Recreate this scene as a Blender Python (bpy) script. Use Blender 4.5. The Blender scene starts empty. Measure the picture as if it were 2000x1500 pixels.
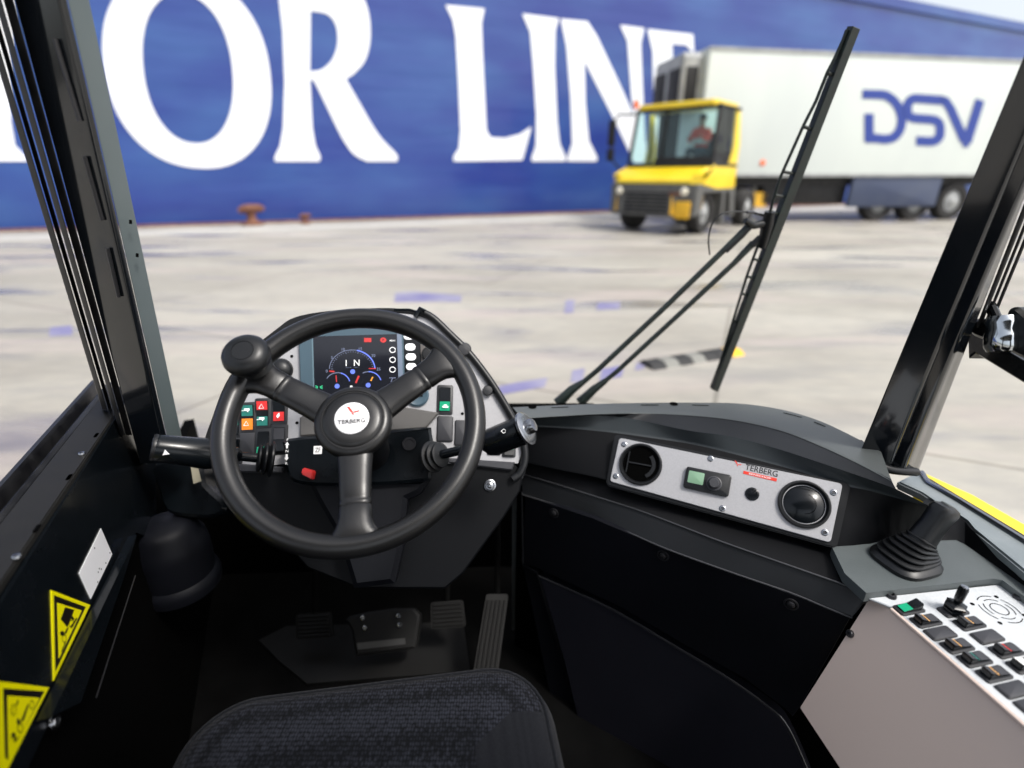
import bpy, bmesh, math, random
from mathutils import Vector, Matrix
from mathutils.geometry import tessellate_polygon
random.seed(7)
R_ = math.radians
SC = bpy.context.scene
COL = SC.collection

# ---------------------------------------------------------------- camera
H = 1.5                                   # camera height over the quay
PITCH = math.atan(.41)
cp, sp = math.cos(PITCH), math.sin(PITCH)
CAM = Vector((0, 0, H))
cd = bpy.data.cameras.new('camera'); cam = bpy.data.objects.new('camera', cd); COL.objects.link(cam)
cam.location = CAM; cam.rotation_euler = (math.pi/2-PITCH, 0, 0)
cd.lens = 18; cd.sensor_width = 36; cd.clip_start = .02; cd.clip_end = 3000
cd.dof.use_dof = True; cd.dof.focus_distance = 1.0; cd.dof.aperture_fstop = 1.35
SC.camera = cam
# ---------------------------------------------------------------- light
SUN_EL, SUN_AZ = 57, 122                   # azimuth clockwise from +Y
w = bpy.data.worlds.new('World'); SC.world = w; w.use_nodes = True
nt = w.node_tree; bg = nt.nodes['Background']
sky = nt.nodes.new('ShaderNodeTexSky'); sky.sky_type = 'NISHITA'; sky.sun_disc = False
sky.sun_elevation = R_(SUN_EL); sky.sun_rotation = R_(SUN_AZ)
sky.air_density = 1.0; sky.dust_density = 4.0; sky.ozone_density = .6
hs = nt.nodes.new('ShaderNodeHueSaturation'); hs.inputs['Saturation'].default_value = .4   # thin overcast
nt.links.new(sky.outputs[0], hs.inputs['Color']); nt.links.new(hs.outputs[0], bg.inputs[0]); bg.inputs[1].default_value = .15
sl = bpy.data.lights.new('sun', 'SUN'); sl.energy = 1.5; sl.angle = R_(10); sl.color = (1, .96, .9)
so = bpy.data.objects.new('sun', sl); COL.objects.link(so)
sd = Vector((math.sin(R_(SUN_AZ))*math.cos(R_(SUN_EL)), math.cos(R_(SUN_AZ))*math.cos(R_(SUN_EL)), math.sin(R_(SUN_EL))))
so.rotation_euler = sd.to_track_quat('Z', 'Y').to_euler()
SC.view_settings.view_transform = 'Standard'; SC.view_settings.look = 'None'
SC.view_settings.exposure = .80; SC.view_settings.gamma = 1
SC.render.engine = 'CYCLES'
SC.cycles.max_bounces = 8

# ---------------------------------------------------------------- geometry of the view
FW = Vector((0, cp, -sp)); UP = Vector((0, sp, cp)); RT = Vector((1, 0, 0)); ZA = Vector((0, 0, 1))
def D(px, py): return FW + RT*((px-1000)/1000) + UP*((750-py)/1000)
def V(px, py, d): return CAM + D(px, py)*d
def Zp(px, py, z):                         # z relative to the camera
    r = D(px, py); return CAM + r*(z/r.z)
class Plane:
    def __init__(s, p, n): s.p = Vector(p); s.n = Vector(n).normalized()
    def at(s, px, py, h=0):
        r = D(px, py); t = (s.p-CAM).dot(s.n)/r.dot(s.n); return CAM + r*t + s.n*h
    def off(s, h): return Plane(s.p+s.n*h, s.n)
def plane3(a, b, c):
    n = (b-a).cross(c-a).normalized()
    if n.dot(CAM-a) < 0: n = -n
    return Plane(a, n)
class Fr:                                  # a local frame on a surface
    def __init__(s, o, x, y, z): s.o, s.x, s.y, s.z = Vector(o), Vector(x).normalized(), Vector(y).normalized(), Vector(z).normalized()
    def __call__(s, x, y, z=0): return s.o + s.x*x + s.y*y + s.z*z
def fr(pl, px, py, up=(0, -1), h=0):       # frame on a plane, y along the picture direction `up`
    o = pl.at(px, py); q = pl.at(px+up[0]*6, py+up[1]*6); y = (q-o).normalized()
    x = y.cross(pl.n).normalized(); return Fr(o+pl.n*h, x, y, pl.n)
def frz(o, z, xh=(1, 0, 0)):
    z = Vector(z).normalized(); x = Vector(xh); x = (x - z*x.dot(z)).normalized(); return Fr(o, x, z.cross(x), z)
def cr(pts, n=6, closed=False):            # Catmull-Rom through 2-D or 3-D points
    P = [Vector(p) for p in pts]; out = []; N = len(P)
    rng = range(N) if closed else range(N-1)
    for i in rng:
        p0 = P[(i-1) % N] if closed or i > 0 else P[i]*2-P[i+1]
        p1, p2 = P[i], P[(i+1) % N]
        p3 = P[(i+2) % N] if closed or i < N-2 else p2*2-p1
        for k in range(n):
            t = k/n; out.append(.5*((2*p1)+(p2-p0)*t+(2*p0-5*p1+4*p2-p3)*t*t+(3*p1-p0-3*p2+p3)*t**3))
    if not closed: out.append(P[-1])
    return out

# ---------------------------------------------------------------- materials
MATS = {}
def mat(name, col, rough=.5, metal=0, coat=0, bump=None, emit=None, spec=.5, var=None, aniso=None):
    m = bpy.data.materials.new(name); m.use_nodes = True; n = m.node_tree; b = n.nodes['Principled BSDF']; L = n.links
    b.inputs['Base Color'].default_value = (*col, 1); b.inputs['Roughness'].default_value = rough
    b.inputs['Metallic'].default_value = metal; b.inputs['Coat Weight'].default_value = coat; b.inputs['Coat Roughness'].default_value = .06
    b.inputs['Specular IOR Level'].default_value = spec
    tc = n.nodes.new('ShaderNodeTexCoord')
    def noise(scale, detail=4, stretch=None):
        t = n.nodes.new('ShaderNodeTexNoise'); t.inputs['Scale'].default_value = scale; t.inputs['Detail'].default_value = detail
        if stretch:
            mp = n.nodes.new('ShaderNodeMapping'); mp.inputs['Scale'].default_value = stretch
            L.new(tc.outputs['Object'], mp.inputs[0]); L.new(mp.outputs[0], t.inputs[0])
        else: L.new(tc.outputs['Object'], t.inputs[0])
        return t
    if bump:
        t = noise(bump[0], 3); bp = n.nodes.new('ShaderNodeBump'); bp.inputs['Strength'].default_value = bump[1]; bp.inputs['Distance'].default_value = bump[2]
        L.new(t.outputs[0], bp.inputs['Height']); L.new(bp.outputs[0], b.inputs['Normal'])
    if var:                                # colour and roughness variation: (scale, other colour, rough change)
        t = noise(var[0], 6, var[3] if len(var) > 3 else None); cr_ = n.nodes.new('ShaderNodeValToRGB')
        cr_.color_ramp.elements[0].position = .35; cr_.color_ramp.elements[1].position = .68
        cr_.color_ramp.elements[0].color = (*col, 1); cr_.color_ramp.elements[1].color = (*var[1], 1)
        L.new(t.outputs[0], cr_.inputs[0]); L.new(cr_.outputs[0], b.inputs['Base Color'])
        mr = n.nodes.new('ShaderNodeMapRange'); mr.inputs[1].default_value = .3; mr.inputs[2].default_value = .7
        mr.inputs[3].default_value = rough; mr.inputs[4].default_value = max(.02, min(1, rough+var[2]))
        L.new(t.outputs[0], mr.inputs[0]); L.new(mr.outputs[0], b.inputs['Roughness'])
    if emit: b.inputs['Emission Color'].default_value = (*emit[0], 1); b.inputs['Emission Strength'].default_value = emit[1]
    MATS[name] = m; return m
M = MATS
mat('gloss_black', (.003, .0045, .006), .2, spec=.3, coat=.1, var=(9, (.005, .0065, .0085), .1))
mat('pillar_black', (.004, .0055, .0075), .10, spec=.5, coat=.5, var=(9, (.006, .0075, .0098), .06))
mat('paint_grey', (.10, .125, .13), .34, bump=(60, .05, .001), var=(5, (.12, .145, .15), .08))
mat('seal', (.006, .006, .007), .3, var=(30, (.012, .012, .013), .2))
mat('grain_black', (.006, .0066, .0076), .34, spec=.4, bump=(500, .15, .0005), var=(7, (.008, .009, .0105), .06))
mat('grain_dark', (.0028, .0032, .0042), .48, bump=(700, .15, .0005), spec=.15)
mat('panel_dark', (.0032, .0038, .0058), .46, spec=.2, bump=(500, .15, .0006), var=(3, (.0045, .005, .008), .08))
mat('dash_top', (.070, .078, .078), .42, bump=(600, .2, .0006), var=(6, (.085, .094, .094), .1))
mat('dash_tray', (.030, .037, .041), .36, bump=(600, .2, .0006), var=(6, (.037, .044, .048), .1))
mat('wheel', (.006, .006, .0063), .30, bump=(420, .22, .0005), var=(8, (.009, .009, .0095), .06))
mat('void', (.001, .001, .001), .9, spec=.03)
mat('floor_black', (.0015, .0015, .0015), .8, spec=.06, var=(12, (.003, .003, .003), 0))
mat('mat_grey', (.010, .010, .010), .55, spec=.25, bump=(300, .3, .001), var=(8, (.010, .010, .010), 0))
mat('silver', (.40, .40, .415), .36, metal=.2, var=(300, (.44, .44, .455), .05))
mat('silver2', (.50, .53, .55), .5, metal=.0, var=(300, (.56, .58, .60), .05))
mat('beige', (.74, .60, .52), .62, bump=(1500, .12, .0004), var=(2.5, (.78, .635, .55), .05))
mat('chrome', (.55, .58, .60), .12, metal=1)
mat('steel', (.35, .36, .38), .25, metal=1)
mat('bolt', (.06, .06, .065), .28, metal=.7)
mat('switch', (.018, .019, .022), .4, bump=(900, .2, .0004))
mat('switch_blank', (.035, .036, .042), .5, bump=(1200, .3, .0004))
mat('green', (.0, .26, .13), .4, emit=((.0, .5, .25), .12))
mat('teal', (.02, .17, .14), .4, emit=((.02, .3, .25), .08))
mat('orange', (.75, .22, .02), .4, emit=((1, .3, .02), .12))
mat('amber_pale', (.75, .42, .16), .4)
mat('red', (.65, .03, .03), .4, emit=((1, .05, .05), .1))
mat('red_plastic', (.75, .035, .03), .25)
mat('white', (.8, .8, .8), .45)
mat('button', (.8, .8, .82), .4, emit=((1, 1, 1), .35))
mat('bezel', (.055, .095, .125), .35, bump=(800, .1, .0004))
mat('screen', (.008, .009, .013), .14, emit=((.12, .13, .18), .03))
mat('lcd', (.16, .27, .18), .2, emit=((.25, .45, .3), .12))
mat('em_white', (.5, .5, .5), .4, emit=((1, 1, 1), .45))
mat('em_blue', (.05, .08, .4), .4, emit=((.2, .3, 1), .4))
mat('em_dim', (.1, .12, .2), .4, emit=((.4, .45, .6), .15))
mat('em_red', (.4, .02, .02), .4, emit=((1, .08, .08), .15))
mat('em_green', (.02, .3, .15), .4, emit=((.05, .7, .3), .4))
mat('em_orange', (.5, .2, .02), .4, emit=((1, .4, .05), .25))
mat('yellow', (.85, .78, .0), .35, emit=((1, .95, 0), .0))
mat('sticker_black', (.008, .006, .004), .4)
mat('white_label', (.82, .82, .84), .4)
mat('ink', (.01, .01, .01), .5)
mat('logo_red', (.7, .04, .02), .4)
mat('ivory', (.4, .37, .28), .4)
mat('wiper_black', (.006, .010, .009), .35, var=(60, (.010, .020, .017), .2))
mat('hood_yellow', (.85, .62, .0), .3, coat=.3)
# outdoors
mat('truck_yellow', (.78, .54, .008), .3, coat=.3, var=(2, (.82, .60, .02), .1))
mat('truck_grey', (.07, .07, .07), .5, var=(5, (.12, .12, .11), .1))
mat('truck_dark', (.012, .012, .013), .6, spec=.3, var=(6, (.022, .022, .022), 0))
mat('tyre', (.012, .012, .013), .8, var=(9, (.03, .028, .026), 0))
mat('trailer_white', (.58, .62, .58), .4, var=(.8, (.54, .58, .55), .1, (1, 1, .3)))
mat('skirt_blue', (.035, .05, .10), .45, var=(1.5, (.05, .065, .11), .1))
mat('deep_blue', (.02, .02, .30), .4)
mat('logo_blue', (.02, .05, .28), .4)
mat('cooler_grey', (.28, .29, .29), .5, var=(3, (.4, .41, .4), .1))
mat('lamp_white', (.8, .75, .6), .2, coat=.5)
mat('lamp_orange', (.9, .15, .02), .25)
mat('skin', (.45, .25, .17), .5)
mat('hivis', (.95, .10, .06), .6, emit=((1, .05, .02), .0))
mat('hair', (.03, .02, .015), .7)
mat('trousers', (.03, .04, .06), .8)
mat('rust', (.10, .035, .02), .8, var=(6, (.2, .09, .05), 0))
mat('cap_white', (.78, .79, .80), .4)
mat('ship_white', (.86, .87, .88), .4, var=(.3, (.80, .82, .84), .05, (1, 1, .4)))
mat('reflection_purple', (.15, .14, .29), .4, var=(1.6, (.30, .29, .35), .1))  # the hull's reflection put into the colour of flat sheets
mat('water', (.01, .02, .03), .08, bump=(1.2, .3, .05))
def glass(name, tint, mix=.12):
    m = bpy.data.materials.new(name); m.use_nodes = True; n = m.node_tree; n.nodes.clear(); L = n.links
    o = n.nodes.new('ShaderNodeOutputMaterial'); t = n.nodes.new('ShaderNodeBsdfTransparent'); g = n.nodes.new('ShaderNodeBsdfGlossy')
    fz = n.nodes.new('ShaderNodeFresnel'); x = n.nodes.new('ShaderNodeMixShader'); t.inputs[0].default_value = (*tint, 1); g.inputs[1].default_value = .03
    L.new(fz.outputs[0], x.inputs[0]); L.new(t.outputs[0], x.inputs[1]); L.new(g.outputs[0], x.inputs[2]); L.new(x.outputs[0], o.inputs[0]); MATS[name] = m
glass('truck_glass', (.78, .93, .92))
def hull_mat():
    m = mat('hull_blue', (.05, .075, .36), .30, spec=.5, coat=.15); n = m.node_tree; L = n.links; b = n.nodes['Principled BSDF']
    tc = n.nodes.new('ShaderNodeTexCoord'); mp = n.nodes.new('ShaderNodeMapping'); mp.inputs['Scale'].default_value = (.25, .25, .7); L.new(tc.outputs['Object'], mp.inputs[0])
    t = n.nodes.new('ShaderNodeTexNoise'); t.inputs['Scale'].default_value = .9; t.inputs['Detail'].default_value = 7; L.new(mp.outputs[0], t.inputs[0])
    c = n.nodes.new('ShaderNodeValToRGB'); e = c.color_ramp.elements; e[0].position = .33; e[0].color = (.015, .036, .22, 1); e[1].position = .7; e[1].color = (.035, .095, .29, 1)
    L.new(t.outputs[0], c.inputs[0]); L.new(c.outputs[0], b.inputs['Base Color'])
    # weld seams of the plating, very shallow
    mp2 = n.nodes.new('ShaderNodeMapping'); mp2.inputs['Scale'].default_value = (.12, .12, 1.4); L.new(tc.outputs['Object'], mp2.inputs[0])
    t2 = n.nodes.new('ShaderNodeTexNoise'); t2.inputs['Scale'].default_value = .8; t2.inputs['Detail'].default_value = 3; L.new(mp2.outputs[0], t2.inputs[0])
    bp = n.nodes.new('ShaderNodeBump'); bp.inputs['Strength'].default_value = .35; bp.inputs['Distance'].default_value = .12; L.new(t2.outputs[0], bp.inputs['Height']); L.new(bp.outputs[0], b.inputs['Normal'])
hull_mat()
def ground_mat():
    m = mat('quay_concrete', (.34, .33, .30), .6); n = m.node_tree; L = n.links; b = n.nodes['Principled BSDF']
    tc = n.nodes.new('ShaderNodeTexCoord')
    def nz(scale, st, detail=6, rot=0, dist=0):
        mp = n.nodes.new('ShaderNodeMapping'); mp.inputs['Scale'].default_value = st; mp.inputs['Rotation'].default_value = (0, 0, rot); L.new(tc.outputs['Object'], mp.inputs[0])
        t = n.nodes.new('ShaderNodeTexNoise'); t.inputs['Scale'].default_value = scale; t.inputs['Detail'].default_value = detail; t.inputs['Distortion'].default_value = dist
        L.new(mp.outputs[0], t.inputs[0]); return t
    def ramp(t, p0, p1, c0, c1):
        c = n.nodes.new('ShaderNodeValToRGB'); e = c.color_ramp.elements; e[0].position = p0; e[1].position = p1; e[0].color = (*c0, 1); e[1].color = (*c1, 1); L.new(t.outputs[0], c.inputs[0]); return c
    def mix(fac, a, bb, mode='MIX'):
        x = n.nodes.new('ShaderNodeMix'); x.data_type = 'RGBA'; x.blend_type = mode
        if isinstance(fac, float): x.inputs[0].default_value = fac
        else: L.new(fac.outputs[0], x.inputs[0])
        L.new(a.outputs[2] if a.bl_idname == 'ShaderNodeMix' else a.outputs[0], x.inputs[6]); L.new(bb.outputs[2] if bb.bl_idname == 'ShaderNodeMix' else bb.outputs[0], x.inputs[7]); return x
    base = ramp(nz(.5, (.5, 1.3, 1), rot=.3), .3, .7, (.255, .24, .21), (.41, .395, .35))
    fine = ramp(nz(7, (.6, 1.4, 1)), .3, .7, (.9, .9, .9), (1.08, 1.06, 1.03)); a = mix(1.0, base, fine, 'MULTIPLY')
    pink = ramp(nz(.9, (.35, 1.6, 1), dist=.6, rot=.2), .52, .66, (0, 0, 0), (.6, .6, .6)); rp = n.nodes.new('ShaderNodeRGB'); rp.outputs[0].default_value = (.40, .345, .32, 1)
    a = mix(pink, a, rp)
    wet = nz(.7, (.4, 1.9, 1), 5, rot=.25, dist=.4); wm = ramp(wet, .54, .68, (0, 0, 0), (.8, .8, .8)); rw = n.nodes.new('ShaderNodeRGB'); rw.outputs[0].default_value = (.16, .15, .155, 1)
    a = mix(wm, a, rw)
    bk = n.nodes.new('ShaderNodeTexBrick'); bk.inputs['Scale'].default_value = .075; bk.inputs['Mortar Size'].default_value = .0016; bk.inputs['Mortar Smooth'].default_value = .5; bk.offset = .5
    bk.inputs['Color1'].default_value = (1, 1, 1, 1); bk.inputs['Color2'].default_value = (.93, .93, .92, 1); bk.inputs['Mortar'].default_value = (.6, .59, .57, 1)
    mq = n.nodes.new('ShaderNodeMapping'); mq.inputs['Rotation'].default_value = (0, 0, .41); L.new(tc.outputs['Object'], mq.inputs[0]); L.new(mq.outputs[0], bk.inputs[0])
    a = mix(.9, a, bk, 'MULTIPLY'); L.new(a.outputs[2], b.inputs['Base Color'])
    rr = n.nodes.new('ShaderNodeMapRange'); rr.inputs[1].default_value = .52; rr.inputs[2].default_value = .66; rr.inputs[3].default_value = .62; rr.inputs[4].default_value = .12
    L.new(wet.outputs[0], rr.inputs[0]); L.new(rr.outputs[0], b.inputs['Roughness'])
    bp = n.nodes.new('ShaderNodeBump'); bp.inputs['Strength'].default_value = .25; bp.inputs['Distance'].default_value = .01; L.new(nz(40, (1, 1, 1)).outputs[0], bp.inputs['Height']); L.new(bp.outputs[0], b.inputs['Normal'])
ground_mat()
def fabric_mat(name, c0, c1, scale):
    m = mat(name, c0, .9, spec=.2); n = m.node_tree; L = n.links; b = n.nodes['Principled BSDF']; tc = n.nodes.new('ShaderNodeTexCoord')
    mp = n.nodes.new('ShaderNodeMapping'); mp.inputs['Scale'].default_value = (1, .62, 1); L.new(tc.outputs['Object'], mp.inputs[0])
    v = n.nodes.new('ShaderNodeTexVoronoi'); v.inputs['Scale'].default_value = scale; v.inputs['Randomness'].default_value = .35; L.new(mp.outputs[0], v.inputs[0])
    nn = n.nodes.new('ShaderNodeTexNoise'); nn.inputs['Scale'].default_value = scale*.35; L.new(tc.outputs['Object'], nn.inputs[0])
    c = n.nodes.new('ShaderNodeValToRGB'); e = c.color_ramp.elements; e[0].position = .25; e[1].position = .62; e[0].color = (*c1, 1); e[1].color = (*c0, 1); L.new(v.outputs[0], c.inputs[0])
    x = n.nodes.new('ShaderNodeMix'); x.data_type = 'RGBA'; x.blend_type = 'MULTIPLY'; x.inputs[0].default_value = .6; L.new(c.outputs[0], x.inputs[6]); L.new(nn.outputs[0], x.inputs[7]); L.new(x.outputs[2], b.inputs['Base Color'])
    bp = n.nodes.new('ShaderNodeBump'); bp.inputs['Strength'].default_value = .9; bp.inputs['Distance'].default_value = .0012; bp.invert = True; L.new(v.outputs[0], bp.inputs['Height']); L.new(bp.outputs[0], b.inputs['Normal'])
    b.inputs['Sheen Weight'].default_value = .06; b.inputs['Sheen Roughness'].default_value = .4
fabric_mat('seat_fabric', (.0025, .003, .005), (.032, .035, .047), 230)
fabric_mat('seat_side', (.010, .011, .015), (.018, .020, .025), 900)

# ---------------------------------------------------------------- mesh builder
class MB:
    def __init__(s): s.v = []; s.f = []; s.m = []; s.mi = 0
    def add(s, vs, fs):
        o = len(s.v); s.v += [Vector(v) for v in vs]
        for f in fs: s.f.append([i+o for i in f]); s.m.append(s.mi)
        return s
    def prism(s, top, ext):                # polygon (list of points, seen face) extruded by a vector
        n = len(top); top = [Vector(p) for p in top]
        vs = top+[p+ext for p in top]
        fs = [list(range(n)), list(range(2*n-1, n-1, -1))]+[[i, i+n, (i+1) % n+n, (i+1) % n] for i in range(n)]
        return s.add(vs, fs)
    def pxprism(s, pl, pts, h1, h0, bev=0):   # picked outline on a plane, front at height h1, back at h0; optional bevelled rim
        top = [pl.at(p[0], p[1], h1) for p in pts]
        if bev:
            c = sum(top, Vector())/len(top); n = len(top); N = pl.n
            low = [p-N*bev for p in top]; inn = inset(top, N, bev)
            back = [p-N*(h1-h0) for p in top]; fs = [list(range(n))]
            vs = inn+low+back
            fs += [[i, i+n, (i+1) % n+n, (i+1) % n] for i in range(n)]+[[i+n, i+2*n, (i+1) % n+2*n, (i+1) % n+n] for i in range(n)]+[list(range(3*n-1, 2*n-1, -1))]
            return s.add(vs, fs)
        return s.prism(top, -pl.n*(h1-h0))
    def loft(s, rings, cap=True, closed=True):
        n = len(rings[0]); vs = [p for r in rings for p in r]; fs = []
        for k in range(len(rings)-1):
            for i in range(n if closed else n-1): j = (i+1) % n; fs.append([k*n+i, k*n+j, (k+1)*n+j, (k+1)*n+i])
        if cap and closed: fs += [list(range(n-1, -1, -1)), [len(vs)-n+i for i in range(n)]]
        return s.add(vs, fs)
    def lathe(s, F, prof, n=32, cap=True):  # profile of (radius, height) about the frame's z
        return s.loft([[F(r*math.cos(a*2*math.pi/n), r*math.sin(a*2*math.pi/n), z) for a in range(n)] for r, z in prof], cap)
    def disc(s, F, r, h, bev=0, n=28):
        pr = [(r, 0), (r, h-bev), (r-bev*.3, h-bev*.3), (r-bev, h)] if bev else [(r, 0), (r, h)]
        return s.lathe(F, pr, n)
    def tube(s, pts, rad, n=10, cap=True, flat=1, closed=False):
        P = [Vector(p) for p in pts]; N = len(P); rings = []; prev = None
        for i, p in enumerate(P):
            if closed: t = (P[(i+1) % N]-P[i-1]).normalized()
            else: t = (P[min(i+1, N-1)]-P[max(i-1, 0)]).normalized()
            if prev is None:
                a = ZA if abs(t.z) < .9 else RT; x = a.cross(t).normalized()
            else: x = (prev-t*prev.dot(t)).normalized()
            prev = x; y = t.cross(x); r = rad[i] if isinstance(rad, (list, tuple)) else rad
            rings.append([p+x*r*math.cos(a*2*math.pi/n)+y*r*flat*math.sin(a*2*math.pi/n) for a in range(n)])
        if closed: rings.append(rings[0]); cap = False
        return s.loft(rings, cap)
    def box(s, F, x0, x1, y0, y1, z0, z1, b=0):
        if not b:
            return s.prism([F(x0, y0, z1), F(x1, y0, z1), F(x1, y1, z1), F(x0, y1, z1)], -F.z*(z1-z0))
        return s.rr(F, (x0+x1)/2, (y0+y1)/2, x1-x0, y1-y0, b, z0, z1, b*.6, 3)
    def rr(s, F, cx, cy, w, h, r, z0, z1, bev=0, n=4):   # rounded rectangle plate
        def ring(ins, z):
            out = []; rr_ = max(r-ins, .0001); hw, hh = w/2-ins-rr_, h/2-ins-rr_
            for q, (sx, sy) in enumerate(((1, 1), (-1, 1), (-1, -1), (1, -1))):
                for k in range(n+1):
                    a = (q+k/n)*math.pi/2; out.append(F(cx+sx*hw+rr_*math.cos(a), cy+sy*hh+rr_*math.sin(a), z))
            return out
        rings = [ring(0, z0), ring(0, z1-bev)]+([ring(bev*.3, z1-bev*.3), ring(bev, z1)] if bev else [])
        return s.loft(rings)
    def ribbon(s, pts, width, n, h=0):     # flat strip along points lying on a surface with normal n
        L_, R2 = [], []; P = [Vector(p) for p in pts]
        for i, p in enumerate(P):
            t = (P[min(i+1, len(P)-1)]-P[max(i-1, 0)]).normalized(); x = t.cross(n).normalized()*width/2; L_.append(p+x+n*h); R2.append(p-x+n*h)
        return s.loft([L_, R2], closed=False)
    def build(s, name, material, parent=None, smooth=40, bev=None, mods=None):
        me = bpy.data.meshes.new(name); base = parent_world(parent)
        bm = bmesh.new(); vs = [bm.verts.new(v-base) for v in s.v]
        for f, k in zip(s.f, s.m):
            try: q = bm.faces.new([vs[i] for i in f]); q.material_index = k
            except ValueError: pass
        bmesh.ops.remove_doubles(bm, verts=bm.verts, dist=1e-6)
        bmesh.ops.recalc_face_normals(bm, faces=bm.faces)
        if bev:
            es = [e for e in bm.edges if len(e.link_faces) == 2 and e.calc_face_angle(0) > .5]
            bmesh.ops.bevel(bm, geom=es, offset=bev, segments=2, affect='EDGES', clamp_overlap=True)
        for f in bm.faces: f.smooth = True
        for e in bm.edges: e.smooth = not (len(e.link_faces) == 2 and e.calc_face_angle(0) > R_(smooth))
        bm.to_mesh(me); bm.free()
        for mm in (material if isinstance(material, (list, tuple)) else [material]): me.materials.append(MATS[mm])
        o = bpy.data.objects.new(name, me); COL.objects.link(o)
        if parent is not None: o.parent = parent
        return o
def inset(pts, N, d):
    n = len(pts); area = Vector()
    for i in range(n): area += pts[i].cross(pts[(i+1) % n])
    sgn = 1 if area.dot(N) > 0 else -1; out = []
    for i in range(n):
        a = (pts[i]-pts[i-1]); b = (pts[(i+1) % n]-pts[i])
        if a.length < 1e-9 or b.length < 1e-9: out.append(pts[i]); continue
        na = N.cross(a.normalized())*sgn; nb = N.cross(b.normalized())*sgn; m = (na+nb)
        m = m/max(m.length_squared/2, .35); out.append(pts[i]+m*d)
    return out
WORLD = {}
def parent_world(p): return WORLD.get(p.name, Vector((0, 0, 0))) if p is not None else Vector((0, 0, 0))
def thing(name, label, cat, loc, group=None):
    o = bpy.data.objects.new(name, None); COL.objects.link(o); o.location = loc; o.empty_display_size = .05
    WORLD[o.name] = Vector(loc); tag(o, label, cat, group); return o
_b = MB.build
def build(self, name, material, parent=None, **k):
    o = _b(self, name, material, parent, **k)
    WORLD[o.name] = parent_world(parent); return o
MB.build = build
def tag(o, label, cat, group=None, kind=None):
    if label: o['label'] = label
    if cat: o['category'] = cat
    if group: o['group'] = group
    if kind: o['kind'] = kind
    return o
def roundpoly(P, r, n=4):                  # round the corners of a 3-D polygon
    out = []; N = len(P); rs = r if isinstance(r, (list, tuple)) else [r]*N
    for i in range(N):
        a, b, c = P[i-1], P[i], P[(i+1) % N]; rr_ = min(rs[i], (a-b).length*.45, (c-b).length*.45)
        p, q = b+(a-b).normalized()*rr_, b+(c-b).normalized()*rr_
        for k in range(n+1):
            t = k/n; out.append(p*(1-t)**2+b*2*t*(1-t)+q*t*t)
    return out
def text(s, F, h, name, material, parent, width=None, bold=.008, z=.0003, align='CENTER', thick=.0002):
    cu = bpy.data.curves.new('t', 'FONT'); cu.body = s; cu.align_x = align; cu.align_y = 'CENTER'; cu.size = 1; cu.extrude = 0; cu.offset = bold
    ob = bpy.data.objects.new('t', cu); COL.objects.link(ob); dg = bpy.context.evaluated_depsgraph_get(); me = bpy.data.meshes.new_from_object(ob.evaluated_get(dg))
    bpy.data.objects.remove(ob); xs = [v.co.x for v in me.vertices]; ys = [v.co.y for v in me.vertices]
    sy = h/(max(ys)-min(ys)); sx = width/(max(xs)-min(xs)) if width else sy; cx = (max(xs)+min(xs))/2; cy = (max(ys)+min(ys))/2
    mb = MB(); mb.add([F((v.co.x-cx)*sx, (v.co.y-cy)*sy, z) for v in me.vertices], [list(p.vertices) for p in me.polygons]); bpy.data.meshes.remove(me)
    o = mb.build(name, material, parent); return o
def screw(mb, F, r, h=.002):
    mb.lathe(F, [(r, 0), (r, h*.5), (r*.8, h), (r*.5, h*1.05), (r*.45, h*.4), (.0002, h*.4)], 16)
def ellpts(cx, cy, rx, ry, a0=0, a1=360, n=36): return [(cx+rx*math.cos(R_(a0+(a1-a0)*i/n)), cy-ry*math.sin(R_(a0+(a1-a0)*i/n))) for i in range(n+(a1-a0 < 360))]

# ================================================================ OUTDOORS
hd = Vector((.918, .397, 0)).normalized()                     # ship's side runs along this
q0 = Zp(650, 432, -H); qn = Vector((hd.y, -hd.x, 0))           # qn points back to the camera
# quay: one sheet up to its edge
g = MB(); a = q0-hd*260; b_ = q0+hd*500
g.prism([a, b_, b_+qn*420, a+qn*420], Vector((0, 0, -.6)))
tag(g.build('quay_ground', 'quay_concrete'), 'grey concrete quay, patchy with damp stains', 'ground', kind='structure')
g = MB(); g.prism([q0-hd*260, q0+hd*500, q0+hd*500-qn*.35, q0-hd*260-qn*.35], Vector((0, 0, -.5)))
for v in g.v: v.z += .06
tag(g.build('quay_kerb', 'rust'), None, None, kind='structure')
g = MB(); wz = Vector((0, 0, -3.2)); g.prism([q0-hd*900-qn*.3+wz, q0+hd*1400-qn*.3+wz, q0+hd*1400-qn*1500+wz, q0-hd*900-qn*1500+wz], Vector((0, 0, -1)))
tag(g.build('harbour_water', 'water'), None, None, kind='structure')
g = MB()                                   # pale strip of newer concrete in front of the edge
g.prism([q0-hd*60+qn*1.4+Vector((0, 0, .004)), q0+hd*60+qn*1.4+Vector((0, 0, .004)), q0+hd*60+qn*2.7+Vector((0, 0, .004)), q0-hd*60+qn*2.7+Vector((0, 0, .004))], Vector((0, 0, -.02)))
mat('pale_concrete', (.46, .45, .41), .6, var=(2, (.38, .37, .34), .1))
tag(g.build('concrete_strip', 'pale_concrete'), None, None, kind='structure')

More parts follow.
